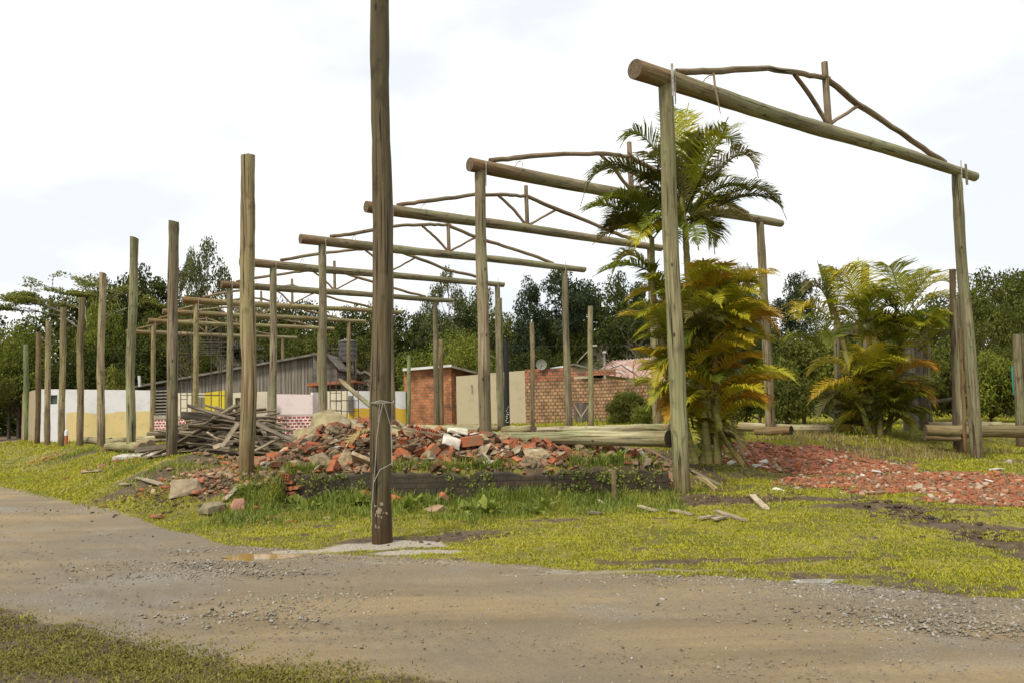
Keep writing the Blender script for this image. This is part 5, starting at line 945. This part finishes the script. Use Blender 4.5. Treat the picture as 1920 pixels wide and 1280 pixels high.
T('bright', 850, 622, 58, 'bright_tree', 'bright green bushy tree above the brick shed', wpx=190); T('bright', 790, 660, 62, 'bright_tree', 'light green bush tree left of the brick shed', wpx=140); T('bright', 40, 590+20, 60, 'bright_tree', 'light green tree at the far left edge', wpx=150); T('bright', 195, 560, 64, 'bright_tree', 'lighter leafy tree behind the pale grey-brown pole', wpx=110)
T('bushy', 215, 690, 56, 'shrub', 'yellowish shrub showing over the yellow wall', 'shrub', 60, None)
for (px, yt, Y, kd, w_, lb) in ((1500, 640, 34, 'bush', 170, 'leafy green hedge bush between the two palms'), (1560, 660, 33, 'bushb', 150, 'light green bush left of the low palm'), (1470, 700, 31, 'bush', 130, 'dark bush low beside the second frame right post'), (1620, 690, 32, 'bush', 150, 'dark bush behind the low palm'),
                                (1700, 660, 33, 'bush', 150, 'bush behind the grey boards'), (1780, 650, 34, 'bush', 150, 'shaded bush beyond the ruined fence'), (1850, 670, 31, 'bushb', 120, 'loose bush right of the right frame post'), (1920, 690, 30, 'bush', 140, 'bush at the right edge of the photo'), (1420, 680, 36, 'bush', 130, 'bush behind the tall palm'),
                                (1180, 735, 42, 'bush', 90, 'dark green shrub at the right end of the brick wall'), (1215, 760, 38, 'bushb', 70, 'weedy shrub left of the tall palm foot'), (1160, 770, 44, 'bushb', 50, 'small shrub before the brick wall'), (1370, 720, 32, 'bush', 100, 'low bush right behind the tall palm')):
    T(kd, px, yt, Y, 'bush', lb, 'bush', w_, 'bushes behind the frames', .3)
# wood understorey, a mass nobody could count
C = []
for i in range(1300):
    Y = random.uniform(64, 100); px = random.uniform(-260, 2150); C.append([(px-960)/F*Y, Y, random.uniform(0, 8.5 if Y > 76 else 4.5)])
V, Fc, vr = leaves(np.array(C), 90, 2.2, .55, .8, .2); o = npmesh('wood_undergrowth', V, Fc, M['leafdark'], var=vr); tag(o, 'shadowy undergrowth of the wood', kind='stuff')
# spreading umbrella tree
def branchy(base, h, spread, flat, depth, r, seedv, leafmt, size, nleaf, name, label, cat, bark='barkpale', up=.5, pale=False):
    rnd = random.Random(seedv); t = thing(name, base, label, cat); b = MB(); tips = []
    def rec(p, d, ln, rr, k):
        q = p+d*ln*.5+Vector((rnd.uniform(-1, 1), rnd.uniform(-1, 1), rnd.uniform(-.3, .6)))*ln*.07; e = p+d*ln; b.tube([p, q, e], [rr, rr*.8, rr*.62], 5, False)
        if k <= (3 if flat < .5 else 2): tips.append(e); tips.append(q)
        if k == 0: return
        for i in range(rnd.choice((2, 3, 3))):
            nd = (d+Vector((rnd.uniform(-1, 1), rnd.uniform(-1, 1), rnd.uniform(-.45, .45)))*.75); nd.z = nd.z*flat+.06; nd.normalize(); rec(e, nd, ln*rnd.uniform(.62, .85), rr*.6, k-1)
    Bv = Vector(base); tr = Bv+Vector((0, 0, h*.45)); b.tube([Bv-Vector((0, 0, .3)), Bv+Vector((.1, 0, h*.2)), tr], [r*1.3, r, r*.8], 8)
    for i in range(6):
        a = i/6*6.28+rnd.uniform(-.3, .3); rec(tr, Vector((math.cos(a), math.sin(a)*.6, up)).normalized(), spread*.36, r*.55, depth)
    b.build('trunk', M[bark], t)
    if nleaf:
        V, Fc, vr = leaves(np.array([tuple(x) for x in tips]), nleaf, spread*.075, size, .28, .8); npmesh('crown', V-np.array(base), Fc, leafmt, var=vr, parent=t)
    return t
q = P(160, 780, 72); branchy((q.x, q.y, 0), 20.5, 6.6, .40, 5, .22, 3, M['leafyellow'], .20, 6, 'umbrella_tree', 'flat-topped thin-leaved tree spreading above the wood at left', 'tree', up=.75)
q = P(1185, 790, 46); branchy((q.x+.3, q.y, .3), 5.2, 3.0, .8, 5, .06, 9, None, .3, 0, 'bare_shrub', 'tangled leafless grey shrub above the tiled roof', 'shrub', up=.9)
q = P(385, 760, 60); branchy((q.x, q.y, .3), 6.0, 3.4, .9, 4, .08, 15, None, .3, 0, 'bare_tree', 'bare grey branches seen through the scaffold', 'tree', up=.8)

# ------------------------------------------------------------------ walls and buildings
M['wallA'] = paintwall('white_over_yellow', (.72, .71, .72), (.68, .54, .25), 1.92, 1.6)
M['cream'] = paintwall('cream_render', (.44, .38, .25), (.40, .33, .20), .7); M['creamY'] = paintwall('cream_yellow', (.62, .54, .32), (.60, .46, .08), 1.6)
M['creamlight'] = paintwall('pale_cream', (.62, .56, .42), (.60, .50, .26), 1.5); M['pinkwhite'] = paintwall('pink_white', (.66, .56, .55), (.66, .58, .56), .4); M['brownwall'] = paintwall('brown_side', (.33, .27, .17), (.30, .24, .14), .6)
M['yellow'] = paintwall('bright_yellow', (.62, .50, .03), (.58, .44, .03), .4); M['whitelow'] = paintwall('white_over_ochre', (.66, .66, .66), (.60, .38, .04), 1.75)
M['redbrick'] = brickmat('orange_brick_wall', (.50, .19, .075), (.38, .14, .06), (.26, .15, .085), .27, .19, .030, (.13, .07, .04), (.50, .66))
M['tanbrick'] = brickmat('tan_brick_wall', (.36, .20, .10), (.42, .25, .12), (.16, .10, .055), .29, .21, .05, (.13, .07, .035), (.50, .66))
M['orgbrick'] = brickmat('orange_brick_course', (.44, .13, .06), (.28, .12, .06), (.13, .08, .05), .29, .21, .03, (.07, .05, .035), (.5, .66))
M['paintbrick'] = brickmat('red_painted_brick', (.26, .045, .035), (.22, .04, .03), (.62, .48, .44), .24, .145, .035, (.2, .08, .05), (.62, .8))
def xy(px, Y): p = P(px, 700, Y); return (p.x, p.y)
def zt(px, py, Y): return P(px, py, Y).z
def wallpx(b, px0, px1, t0, t1, Y0, Y1, z0=0, th=.2, mi=0): b.wall(xy(px0, Y0), xy(px1, Y1), z0, zt(px0, t0, Y0), zt(px1, t1, Y1), th, mi)
# boundary wall, white over yellow
t = thing('rendered_wall', (*xy(75, 49), 0), 'ruined white wall with yellow lower part at the left', 'wall')
b = MB(); wallpx(b, 76, 95.5, 729, 729, 49, 49.2, 0, .25); b.build('wall_panel', M['wallA'], t); 
b = MB(); wallpx(b, 108.5, 282, 729, 731, 49.3, 51, 0, .25); b.uv = [[(u_+1.1, v_) for u_, v_ in f] for f in b.uv]; b.build('wall_panel', M['wallA'], t)
b = MB(); A_, B_ = xy(95.5, 49.2), xy(108.5, 49.3); b.wall(A_, B_, 0, zt(100, 757, 49.2), zt(100, 757, 49.2), .25); b.wall(A_, B_, zt(100, 740, 49.2), zt(100, 729, 49.2), zt(100, 729, 49.2), .25); b.build('wall_panel', M['wallA'], t)
b = MB(); b.wall((A_[0], A_[1]+.12), (B_[0], B_[1]+.12), zt(100, 757, 49.2), zt(100, 740, 49.2), zt(100, 740, 49.2), .03); b.build('window_board', mat('green_board', (.10, .12, .09), (.06, .08, .06), 2), t)
b = MB(); wallpx(b, 43, 63, 738, 731, 56, 52, 0, .25); wallpx(b, 63, 76, 731, 730, 52, 49.2, 0, .25); b.build('side_wall', M['brownwall'], t)
# low painted brick walls
def lowbrick(px0, px1, yt0, yt1, Y0, Y1, lb, cap=.12):
    t = thing('brick_counter', (*xy(px0, Y0), .2), lb, 'wall'); b = MB(); wallpx(b, px0, px1, yt0, yt1, Y0, Y1, 0, .3); b.build('brickwork', M['paintbrick'], t)
    b = MB(); A_, B_ = xy(px0, Y0), xy(px1, Y1); b.wall((A_[0], A_[1]-.04), (B_[0], B_[1]-.04), zt(px0, yt0, Y0)+.002, zt(px0, yt0, Y0)+cap, zt(px1, yt1, Y1)+cap, .38); b.build('cap', M['conc'], t); return t
lowbrick(290, 350, 785, 786, 42, 41, 'red painted brick low wall with white joints left of the plank heap', .2)
lowbrick(500, 618, 779, 778, 39, 38, 'red painted brick low wall with white joints right of the tan pole', .06)
# interior wall remains
t = thing('wall_remains', (*xy(345, 52), .2), 'broken cream and yellow wall behind the plank heap', 'wall')
b = MB(); wallpx(b, 333, 372, 736, 736, 52, 52, 0, .2); b.build('wall_panel', M['creamlight'], t)
b = MB(); wallpx(b, 384, 421, 736, 731, 52, 52, 0, .2); b.build('yellow_panel', M['yellow'], t)
b = MB(); A_, B_ = xy(372, 52), xy(384, 52); b.wall(A_, B_, zt(378, 744, 52), zt(378, 736, 52), zt(378, 736, 52), .2); b.build('lintel', M['creamlight'], t); b = MB(); b.wall((A_[0], A_[1]+1), (B_[0], B_[1]+1), 0, zt(378, 743, 52), zt(378, 743, 52), .05); b.build('dark_doorway', M['glassdark'], t)
t = thing('wall_remains', (*xy(440, 50), .2), 'pale cream wall with a door opening behind the tan pole', 'wall')
b = MB(); wallpx(b, 437, 441, 736, 736, 50, 50, 0, .2); wallpx(b, 451, 501, 735, 733, 50, 50, 0, .2); b.build('wall_panel', M['creamlight'], t); b = MB(); A_, B_ = xy(441, 50), xy(451, 50); b.wall(A_, B_, zt(446, 745, 50), zt(441, 736, 50), zt(451, 735, 50), .2); b.build('lintel', M['creamlight'], t)
b = MB(); b.wall((A_[0], A_[1]+.15), (B_[0], B_[1]+.15), 0, zt(446, 745, 50), zt(446, 745, 50), .05); b.build('door', mat('olive_door', (.22, .2, .12), (.15, .14, .08), 2), t)
b = MB(); wallpx(b, 511, 586, 738, 739, 47, 47, 0, .2); o = b.build('pinkish_wall', M['pinkwhite'], origin=(*xy(511, 47), 0)); tag(o, 'whitish-pink wall above the red painted brickwork', 'wall')
t = thing('wall_remains', (*xy(600, 48), .2), 'cream wall with ochre foot and white top behind the wired post', 'wall')
b = MB(); wallpx(b, 600, 654, 733, 732, 48, 48, 0, .2); b.build('wall_panel', M['creamlight'], t); b = MB(); wallpx(b, 654, 760, 732, 733, 48, 48.6, 0, .2); b.build('wall_panel', M['whitelow'], t)
b = MB(); wallpx(b, 586, 600, 735, 735, 47.2, 47.6, 0, .2); b.build('wall_panel', M['pinkwhite'], t)
b = MB(); q = P(657, 757, 47.9); b.box(q, (.28, .06, 1.0)); b.build('panel_board', M['roofgrey'], t)
q = P(505, 758, 46.5); t = thing('shutter', q, 'black louvred shutter frame at the edge of the pinkish wall', 'shutter'); b = MB(); b.box(P(508, 757, 46.5), (.18, .06, 1.1))
b.build('panel', M['black'], t); b = MB()
for i in range(6): b.box(P(506, 745+i*5, 46.44), (.14, .03, .05), rotm(0, .3, 0))
b.build('slats', M['white'], t)
# slatted hut
t = thing('slatted_hut', (*xy(275, 54), .2), 'dark slatted timber hut beside the yellow wall end', 'hut'); b = MB(); b.wall(xy(276, 54.1), xy(318, 54.1), 0, zt(276, 728, 54), zt(318, 722, 54), .1); b.build('dark_infill', M['glassdark'], t)
b = MB()
for i in range(9): y_ = 732+i*6.0; A_, B_ = xy(275, 54), xy(320, 54); b.wall(A_, B_, zt(290, y_, 54)-.07, zt(290, y_, 54)+.02, zt(290, y_, 54)+.03, .04)
b.build('slats', M['barnboard'], t)
# barn
Yb = 58; t = thing('wooden_barn', (*xy(440, Yb), .3), 'long grey plank barn with a sloping roofline', 'barn')
def prism(b, pts, Y, dep, mi=0):
    n0 = len(b.v); n = len(pts)
    for dy in (0, dep):
        for (px, py) in pts: v = P(px, py, Y); v.y += dy; b.v.append(v)
    b.face([n0+i for i in range(n)], [(b.v[n0+i].x, b.v[n0+i].z) for i in range(n)], mi); b.face([n0+n+i for i in range(n)][::-1], None, mi)
    for i in range(n): j2 = (i+1) % n; b.face((n0+j2, n0+i, n0+n+i, n0+n+j2), None, mi)
b = MB(); prism(b, [(310, 790), (586, 790), (586, 667), (310, 716)], Yb, 7); b.build('wall', M['barnboard'], t)
b = MB()
for i in range(46):     # cover strips of the board siding
    px = 312+i*6; yt_ = 716-(px-310)*.1775; b.box((P(px, (yt_+790)/2, Yb-.02)), (.03, .03, P(px, yt_, Yb).z-P(px, 790, Yb).z-.02))
b.build('cover_strips', M['barnboard'], t)
b = MB(); prism(b, [(250, 727), (593, 665), (593, 661), (250, 723)], Yb-.5, 8); b.build('roof', M['roofgrey'], t)
b = MB(); prism(b, [(587, 790), (632, 790), (632, 690), (612, 668), (587, 664)], Yb-1.5, 7); b.build('gable_annex', mat('annex_board', (.20, .19, .17), (.10, .095, .085), 1, mapping=(.4, .4, 9)), t)
b = MB(); prism(b, [(584, 665), (612, 667), (637, 694), (637, 690), (613, 663), (584, 661)], Yb-1.9, 7.8); b.build('annex_roof', M['roofgrey'], t)
b = MB(); b.tube([P(262, 724, 57), P(261, 704, 57)], .10, 10); o = b.build('flue_pipe', M['white'], t)
b = MB(); prism(b, [(575, 724), (665, 716), (665, 712), (575, 718)], 54, 4); o = b.build('lean_to_roof', M['brick'], origin=(*xy(600, 54), 2.5)); tag(o, 'rusty red lean-to roof sheet in front of the barn annex', 'roof')
# water tank tower
t = thing('water_tower', (*xy(652, 60), .3), 'dark ribbed water tank on a cluttered timber stand', 'water tank'); b = MB(); q = P(652, 660, 60); 
b.tube([q+Vector((0, 0, -.75+.1875*i)) for i in range(9)], [.66, .70]*4+[.66], 18); b.build('tank', M['tank'], t, smooth=False)
b = MB(); b.tube([q+Vector((0, 0, .75)), q+Vector((0, 0, .85)), q+Vector((0, 0, .98))], [.72, .72, .1], 18); b.build('lid', M['roofgrey'], t)
b = MB()
for px, Y in ((638, 59.4), (667, 59.4), (640, 60.6), (665, 60.6)): b.tube([P(px, 775, Y), P(px, 668, Y)], .07, 6)
for yy_ in (676, 705): b.box(P(652, yy_, 59.4), (1.4, .1, .12))
for i in range(14): b.tube([P(random.uniform(638, 666), random.uniform(672, 715), 59.3+random.random()), P(random.uniform(638, 666), random.uniform(672, 715), 59.3+random.random())], .03, 4)
b.build('stand', M['bark'], t)
# distant houses
t = thing('house', (*xy(448, 82), .3), 'whitish house with a grey hipped roof glimpsed behind the frames', 'house'); b = MB(); prism(b, [(433, 700), (470, 700), (470, 650), (433, 650)], 82, 6); b.build('wall', mat('pinkish_wall', (.55, .47, .46), (.4, .35, .34), .6), t)
b = MB(); prism(b, [(428, 654), (474, 654), (466, 640), (436, 638)], 81.5, 7); b.build('roof', M['roofgrey'], t); b = MB(); b.box(P(447, 668, 81.9), (.8, .1, .9)); b.build('window', M['glassdark'], t)
t = thing('house', (*xy(487, 90), .3), 'turquoise blue house wall far behind the frames', 'house'); b = MB(); prism(b, [(470, 690), (495, 690), (495, 613), (470, 613)], 90, 6); b.build('wall', M['blue'], t); b = MB(); prism(b, [(467, 640), (497, 640), (497, 636), (467, 636)], 89.7, 1); prism(b, [(467, 614), (498, 614), (498, 610), (467, 610)], 89.7, 7); b.build('roof', M['white'], t)
b = MB(); b.box(P(478, 648, 89.9), (.7, .1, .8)); b.build('window', M['glassdark'], t)
t = thing('house', (*xy(680, 64), .3), 'small pale gabled hut end behind the wired post', 'house'); b = MB(); prism(b, [(672, 740), (700, 740), (700, 708), (684, 698), (672, 702)], 64, 5); b.build('wall', M['conc'], t); b = MB(); prism(b, [(669, 704), (684, 698), (704, 711), (704, 707), (684, 694), (669, 700)], 63.7, 5.6); b.build('roof', M['roofgrey'], t)
# brick shed
Ys = 52; t = thing('brick_shed', (*xy(850, Ys), .4), 'orange brick shed with a pale sloping roof edge and stained corner', 'shed')
b = MB(); wallpx(b, 758, 846, 695, 687, Ys, Ys, .1, .2); b.build('wall', M['redbrick'], t); b = MB(); wallpx(b, 846.5, 905, 688, 704, Ys+.02, Ys+3, .1, .2); b.build('wall', M['redbrick'], t); b = MB(); wallpx(b, 757.5, 757, 696, 700, Ys+6, Ys+.01, .1, .2); b.build('wall', M['redbrick'], t)
b = MB(); prism(b, [(755, 695), (846, 687), (846, 683), (755, 690)], Ys-.4, 7); b.build('roof', M['white'], t)
b = MB(); prism(b, [(846, 688), (912, 705), (912, 702), (846, 683.5)], Ys-.4, 6.8); b.build('roof', M['roofgrey'], t)
b = MB(); A_, B_ = xy(758, Ys-.06), xy(764, Ys-.06); b.wall(A_, B_, .2, zt(760, 735, Ys), zt(760, 735, Ys), .05); b.build('door', M['glassdark'], t)
# cream wall
t = thing('cream_wall', (*xy(920, 50), .4), 'cream rendered wall panel between the brick shed and the brick wall', 'wall'); b = MB(); wallpx(b, 855, 904, 705, 701, 50, 50, .1, .2); b.build('wall_panel', M['cream'], t); b = MB(); wallpx(b, 904.2, 984, 700, 694, 50.02, 50.02, .1, .2); b.build('wall_panel', M['cream'], t)
b = MB(); b.tube([P(884, 720, 49.97), P(885, 735, 49.97)], .05, 5); b.build('stain_scar', M['conc'], t)
# brick wall 2
t = thing('brick_wall', (*xy(1080, 50), .4), 'long wall of tan and orange hollow bricks with a boarded gate', 'wall')
b = MB(); wallpx(b, 984.3, 1075, 716, 710, 50, 49.5, .1, .2); wallpx(b, 1111, 1212, 708, 716, 49.3, 46, .1, .2); b.build('wall_panel', M['tanbrick'], t)
b = MB(); A_, B_ = xy(1075, 49.5), xy(1111, 49.3); b.wall(A_, B_, zt(1090, 754, 49.4), zt(1075, 710, 49.5), zt(1111, 708, 49.3), .2); b.build('wall_panel', M['tanbrick'], t)
b = MB(); A_, B_ = xy(984.3, 50), xy(1075, 49.5); b.wall(A_, B_, zt(984, 715.5, 50), zt(984, 692, 50), zt(1075, 688, 49.5), .2); A_, B_ = xy(1075.2, 49.5), xy(1152, 48); b.wall(A_, B_, zt(1075, 705, 49.5), zt(1075, 698, 49.5), zt(1152, 691, 48), .2)
b.build('upper_course', M['orgbrick'], t)
gt = b = MB(); q = P(1093, 776, 49.45); b.box(q, (1.12, .06, 1.46)); o = b.build('boarded_gate', mat('gate_board', (.17, .13, .12), (.08, .065, .06), 1, mapping=(9, 9, .4)), origin=q); tag(o, 'weathered plank gate closing the opening in the long brick wall', 'gate')
t2 = thing('wooden_prop', P(1090, 798, 48.8), 'pale Y-shaped timber prop leaning on the plank gate', 'prop'); b = MB(); b.tube([P(1090, 800, 48.8), P(1090, 780, 48.9)], .045, 6); b.tube([P(1076, 757, 49.1), P(1090, 781, 48.9)], .045, 6); b.tube([P(1105, 758, 49.1), P(1090, 781, 48.9)], .045, 6); b.build('timbers', M['log'], t2)
# dish
q = P(1015, 683, 49.6); t = thing('satellite_dish', q+Vector((0, 0, -.45)), 'round grey satellite dish on top of the brick wall', 'satellite dish'); b = MB(); n0 = 0
for k in range(5):
    for j in range(20): a = j/20*6.28; r = .34*k/4; b.v.append(q+Vector((math.cos(a)*r, -.02-.25*(1-(k/4)**2)*-.3-.0, math.sin(a)*r)))
for k in range(4):
    for j in range(20): j2 = (j+1) % 20; b.face((k*20+j, k*20+j2, (k+1)*20+j2, (k+1)*20+j))
b.build('dish', mat('dish_grey', (.22, .22, .19), (.16, .16, .14), 3), t); b = MB(); b.tube([q+Vector((0, .05, 0)), q+Vector((.12, .1, -.5))], .025, 6); b.tube([q+Vector((-.1, 0, -.3)), q+Vector((0, -.45, -.1))], .012, 5); b.build('arm', M['steel'], t)
# white sheet on the wall and little gable behind
b = MB(); prism(b, [(1032, 700), (1056, 698), (1056, 685), (1032, 689)], 50.4, .1); o = b.build('corrugated_sheet', M['white'], origin=P(1044, 700, 50.4)); tag(o, 'whitish corrugated sheet standing behind the brick wall top', 'sheet')
t = thing('house', (*xy(1090, 58), .3), 'low cream gable just above the long brick wall', 'house'); b = MB(); prism(b, [(1062, 740), (1112, 740), (1112, 694), (1076, 685), (1062, 688)], 58, 6); b.build('wall', M['cream'], t); b = MB(); prism(b, [(1058, 688), (1076, 684), (1120, 695), (1120, 692), (1076, 681), (1058, 685)], 57.6, 6.8); b.build('roof', M['roofgrey'], t)
t = thing('house', (*xy(1180, 62), .3), 'house with a pinkish tiled roof behind the brick wall', 'house'); b = MB(); prism(b, [(1135, 760), (1240, 760), (1240, 702), (1135, 702)], 62.3, 6); b.build('wall', M['creamlight'], t)
b = MB(); A = [P(1116, 700, 61), P(1248, 716, 61), P(1222, 670, 66), P(1150, 676, 66)]; B2 = [P(1116, 700, 61)+Vector((0, 11, 0)), P(1248, 716, 61)+Vector((0, 11, 0))]
b.v = A+B2; b.face((0, 1, 2, 3)); b.face((3, 2, 5, 4)); b.face((0, 3, 4)); b.face((1, 5, 2)); b.build('roof', M['roofpink'], t)
b = MB()
for i in range(12):
    a = A[0].lerp(A[1], i/11); c_ = A[3].lerp(A[2], i/11); b.tube([a+Vector((0, -.03, .05)), c_+Vector((0, -.03, .05))], .05, 4, False)
b.build('tile_ridges', M['roofpink'], t)
b = MB(); b.tube([P(1128, 712, 60), P(1145, 690, 60), P(1165, 684, 60), P(1190, 700, 60), P(1215, 722, 60)], .05, 5); o = b.build('bent_pipe', M['roofgrey'], origin=P(1160, 700, 60)); tag(o, 'grey bent pole arching over the brick wall end', 'pole')
# lamps
t = thing('street_lamp', (*xy(1134, 58), .3), 'short street lamp on a vertical pole before the tiled roof', 'street lamp'); b = MB(); b.tube([Vector((*xy(1134, 58), .3)), P(1133, 660, 58)], .08, 8); b.build('pole', M['conc'], t); b = MB(); b.box(P(1133, 660, 57.8), (.22, .5, .12)); b.build('lamp_head', M['white'], t)
t = thing('street_lamp', (*xy(1083, 66), .3), 'street lamp with a slanting arm left of the straight pale pole', 'street lamp'); b = MB(); b.tube([Vector((*xy(1083, 66), .3)), P(1083, 678, 66), P(1110, 650, 66)], .05, 8); b.build('pole', M['conc'], t); b = MB(); b.box(P(1114, 648, 66), (.45, .2, .12)); b.build('lamp_head', M['white'], t)
def wire(pts, Y, lb, r=.012):
    b = MB(); a, c_ = P(*pts[0], Y), P(*pts[1], Y); n = 16; b.tube([a.lerp(c_, i/n)+Vector((0, 0, -.25*4*(i/n)*(1-i/n))) for i in range(n+1)], r, 4, False); o = b.build('overhead_wire', M['darkwire'], origin=a); tag(o, lb, 'wire')
wire([(790, 640), (1245, 645)], 60, 'overhead wire crossing in front of the middle wood', .018); wire([(1625, 497), (1782, 505)], 26, 'upper wire between the ruin posts'); wire([(1786, 506), (2000, 512)], 26, 'wire running off to the right edge')
# scaffolds
def scaffold(lb, xs_, ys_, Y, dY, ladder=None):
    t = thing('scaffold', (*xy(xs_[0], Y), .3), lb, 'scaffold')
    for k2, yo in enumerate((0, dY)):
        for x_ in xs_:
            b = MB(); p0 = P(x_, ys_[0], Y); p1 = P(x_, 792, Y); p0.y += yo; p1.y += yo; p1.z = .35; b.tube([p1, p0], .026, 6); b.build('upright', M['steel'], t)
        for y_ in ys_[1:]:
            b = MB(); p0 = P(xs_[0], y_, Y); p1 = P(xs_[-1], y_, Y); p0.y += yo; p1.y += yo; b.tube([p0, p1], .022, 6); b.build('rail', M['steel'], t)
    if ladder:
        b = MB()
        for y_ in np.arange(ys_[0]+8, 790, 16): b.tube([P(ladder[0], y_, Y), P(ladder[1], y_, Y)], .018, 5)
        b.build('rungs', M['steel'], t)
scaffold('tall thin tube scaffold behind the plank heap', [339, 351, 396, 411], [612, 637, 646, 655, 662, 740], 46, 1.6, (339, 351))
scaffold('low tube scaffold at the right of the red painted wall', [619, 640, 662], [712, 730, 750, 770], 44, 1.5, (619, 640))
scaffold('scaffold frame around the far end of the barn annex', [615, 662], [640, 652, 660, 672], 57, 1.2)
b = MB(); b.tube([P(637, 712, 43), P(700, 765, 41), P(760, 800, 38)], [.13, .12, .11], 10, True, 1); o = b.build('leaning_pole', [M['post'], M['end']], origin=P(760, 800, 38), smooth=True, color=(1, 1, .9)); tag(o, 'long pole leaning down to the right from the low scaffold', 'pole')

# ------------------------------------------------------------------ ruined fence and posts on the right
t = thing('ruined_fence', P(1650, 832, 25.4), 'remains of a grey board fence with rails behind the low palm', 'fence'); b = None
for (px, yt_, Y, w_, nm) in ((1569, 596, 25.6, .20, 'fence_post'), (1622, 497, 26, .24, 'fence_post'), (1738, 610, 25, .22, 'fence_post'), (1640, 632, 25.8, .16, 'fence_post')):
    b = MB(); B0 = P(px, 835, Y); B0.z = .3; b.tube(wob(B0, P(px, yt_, Y), 8, .02), w_/2, 10, True, 1, .05); b.build(nm, [M['post'], M['end']], t, smooth=True, color=(.62, .6, .52))
for i in range(9):
    px = 1692+i*6.2; b = MB(); a_ = P(px, 640+random.uniform(-6, 8), 25.2); a_2 = P(px, 828, 25.2); b.box((a_+a_2)/2, (.085, .03, (a_-a_2).z), rotm(0, random.uniform(-.01, .01), 0)); b.build('board', M['barnboard'], t)
for (a_, c_) in (((1566, 628), (1724, 624)), ((1740, 753), (1800, 746))):
    b = MB(); b.tube(wob(P(*a_, 24.95), P(*c_, 24.95), 6, .02), .06, 8); b.build('rail', M['bark'], t)
for (px, yt_, Y, w_, c, lb) in ((1786, 505, 22.5, .19, (.42, .36, .28), 'dark slim post with a wire, left of the right frame post'), (1793, 560, 22, .2, (.8, .82, .7), 'grey-green post squeezed next to the right frame post'), (1801, 615, 21.5, .10, (.7, .5, .35), 'thin reddish stick leaning on the right frame post'),
                                (1907, 628, 24, .26, (.72, .72, .62), 'grey grooved post at the right edge of the photo'), (1917, 626, 24.5, .16, (.62, .62, .55), 'slim post beside the grooved right edge post')):
    B0 = P(px+6, 820, Y); B0.z = float(H(B0.x, B0.y))-.05; o = pole_mesh(B0, P(px, yt_, Y), w_/2, w_/2*.9, .03, 10, 10).build('wooden_pole', [M['post'], M['end']], origin=B0, smooth=True, color=c); tag(o, lb, 'pole', 'old posts near the right frame post')
b = MB(); q = P(1790, 618, 22.6); b = MB(); b.tube([P(1788, 620, 22.3), P(1791, 818, 22.3)], .07, 8); o = b.build('wooden_pole', M['bark'], origin=P(1791, 818, 22.3)); tag(o, 'blackened short post behind the thin reddish stick', 'pole')
b = MB(); b.box(P(1908, 712, 25.2), (.35, .03, .9)); o = b.build('mesh_panel', M['teal'], origin=P(1908, 740, 25.2)); tag(o, 'teal panel glimpsed behind the right edge posts', 'panel')
b = MB(); b.tube([P(1624, 820, 21.6), P(1626, 838, 21.5), P(1635, 858, 21.3)], .02, 6); o = b.build('grey_stick', M['log'], origin=P(1635, 858, 21.3)); tag(o, 'bent grey stick hanging from the low palm into the grass', 'stick')
# bottle by the wall
g = gp(124, 832, 0); t = thing('bollard', P(124, 832, 36), 'small white topped red post at the foot of a straw coloured pole', 'bollard'); b = MB(); p0 = P(124, 832, 36); b.tube([p0, p0+Vector((0, 0, .38))], .075, 10); b.build('base', M['brick'], t); b = MB(); b.tube([p0+Vector((0, 0, .382)), p0+Vector((0, 0, .58)), p0+Vector((0, 0, .66))], [.08, .08, .03], 10); b.build('cap', M['white'], t)
b = MB(); q = P(300, 848, 21); b.box(Vector((q.x, q.y, float(H(q.x, q.y))+.03)), (2.0, 1.6, .08), rotm(0, 0, .3)); o = b.build('concrete_slab', M['plaster'], origin=q); tag(o, 'pale concrete slab left of the dark grey-brown pole', 'slab')
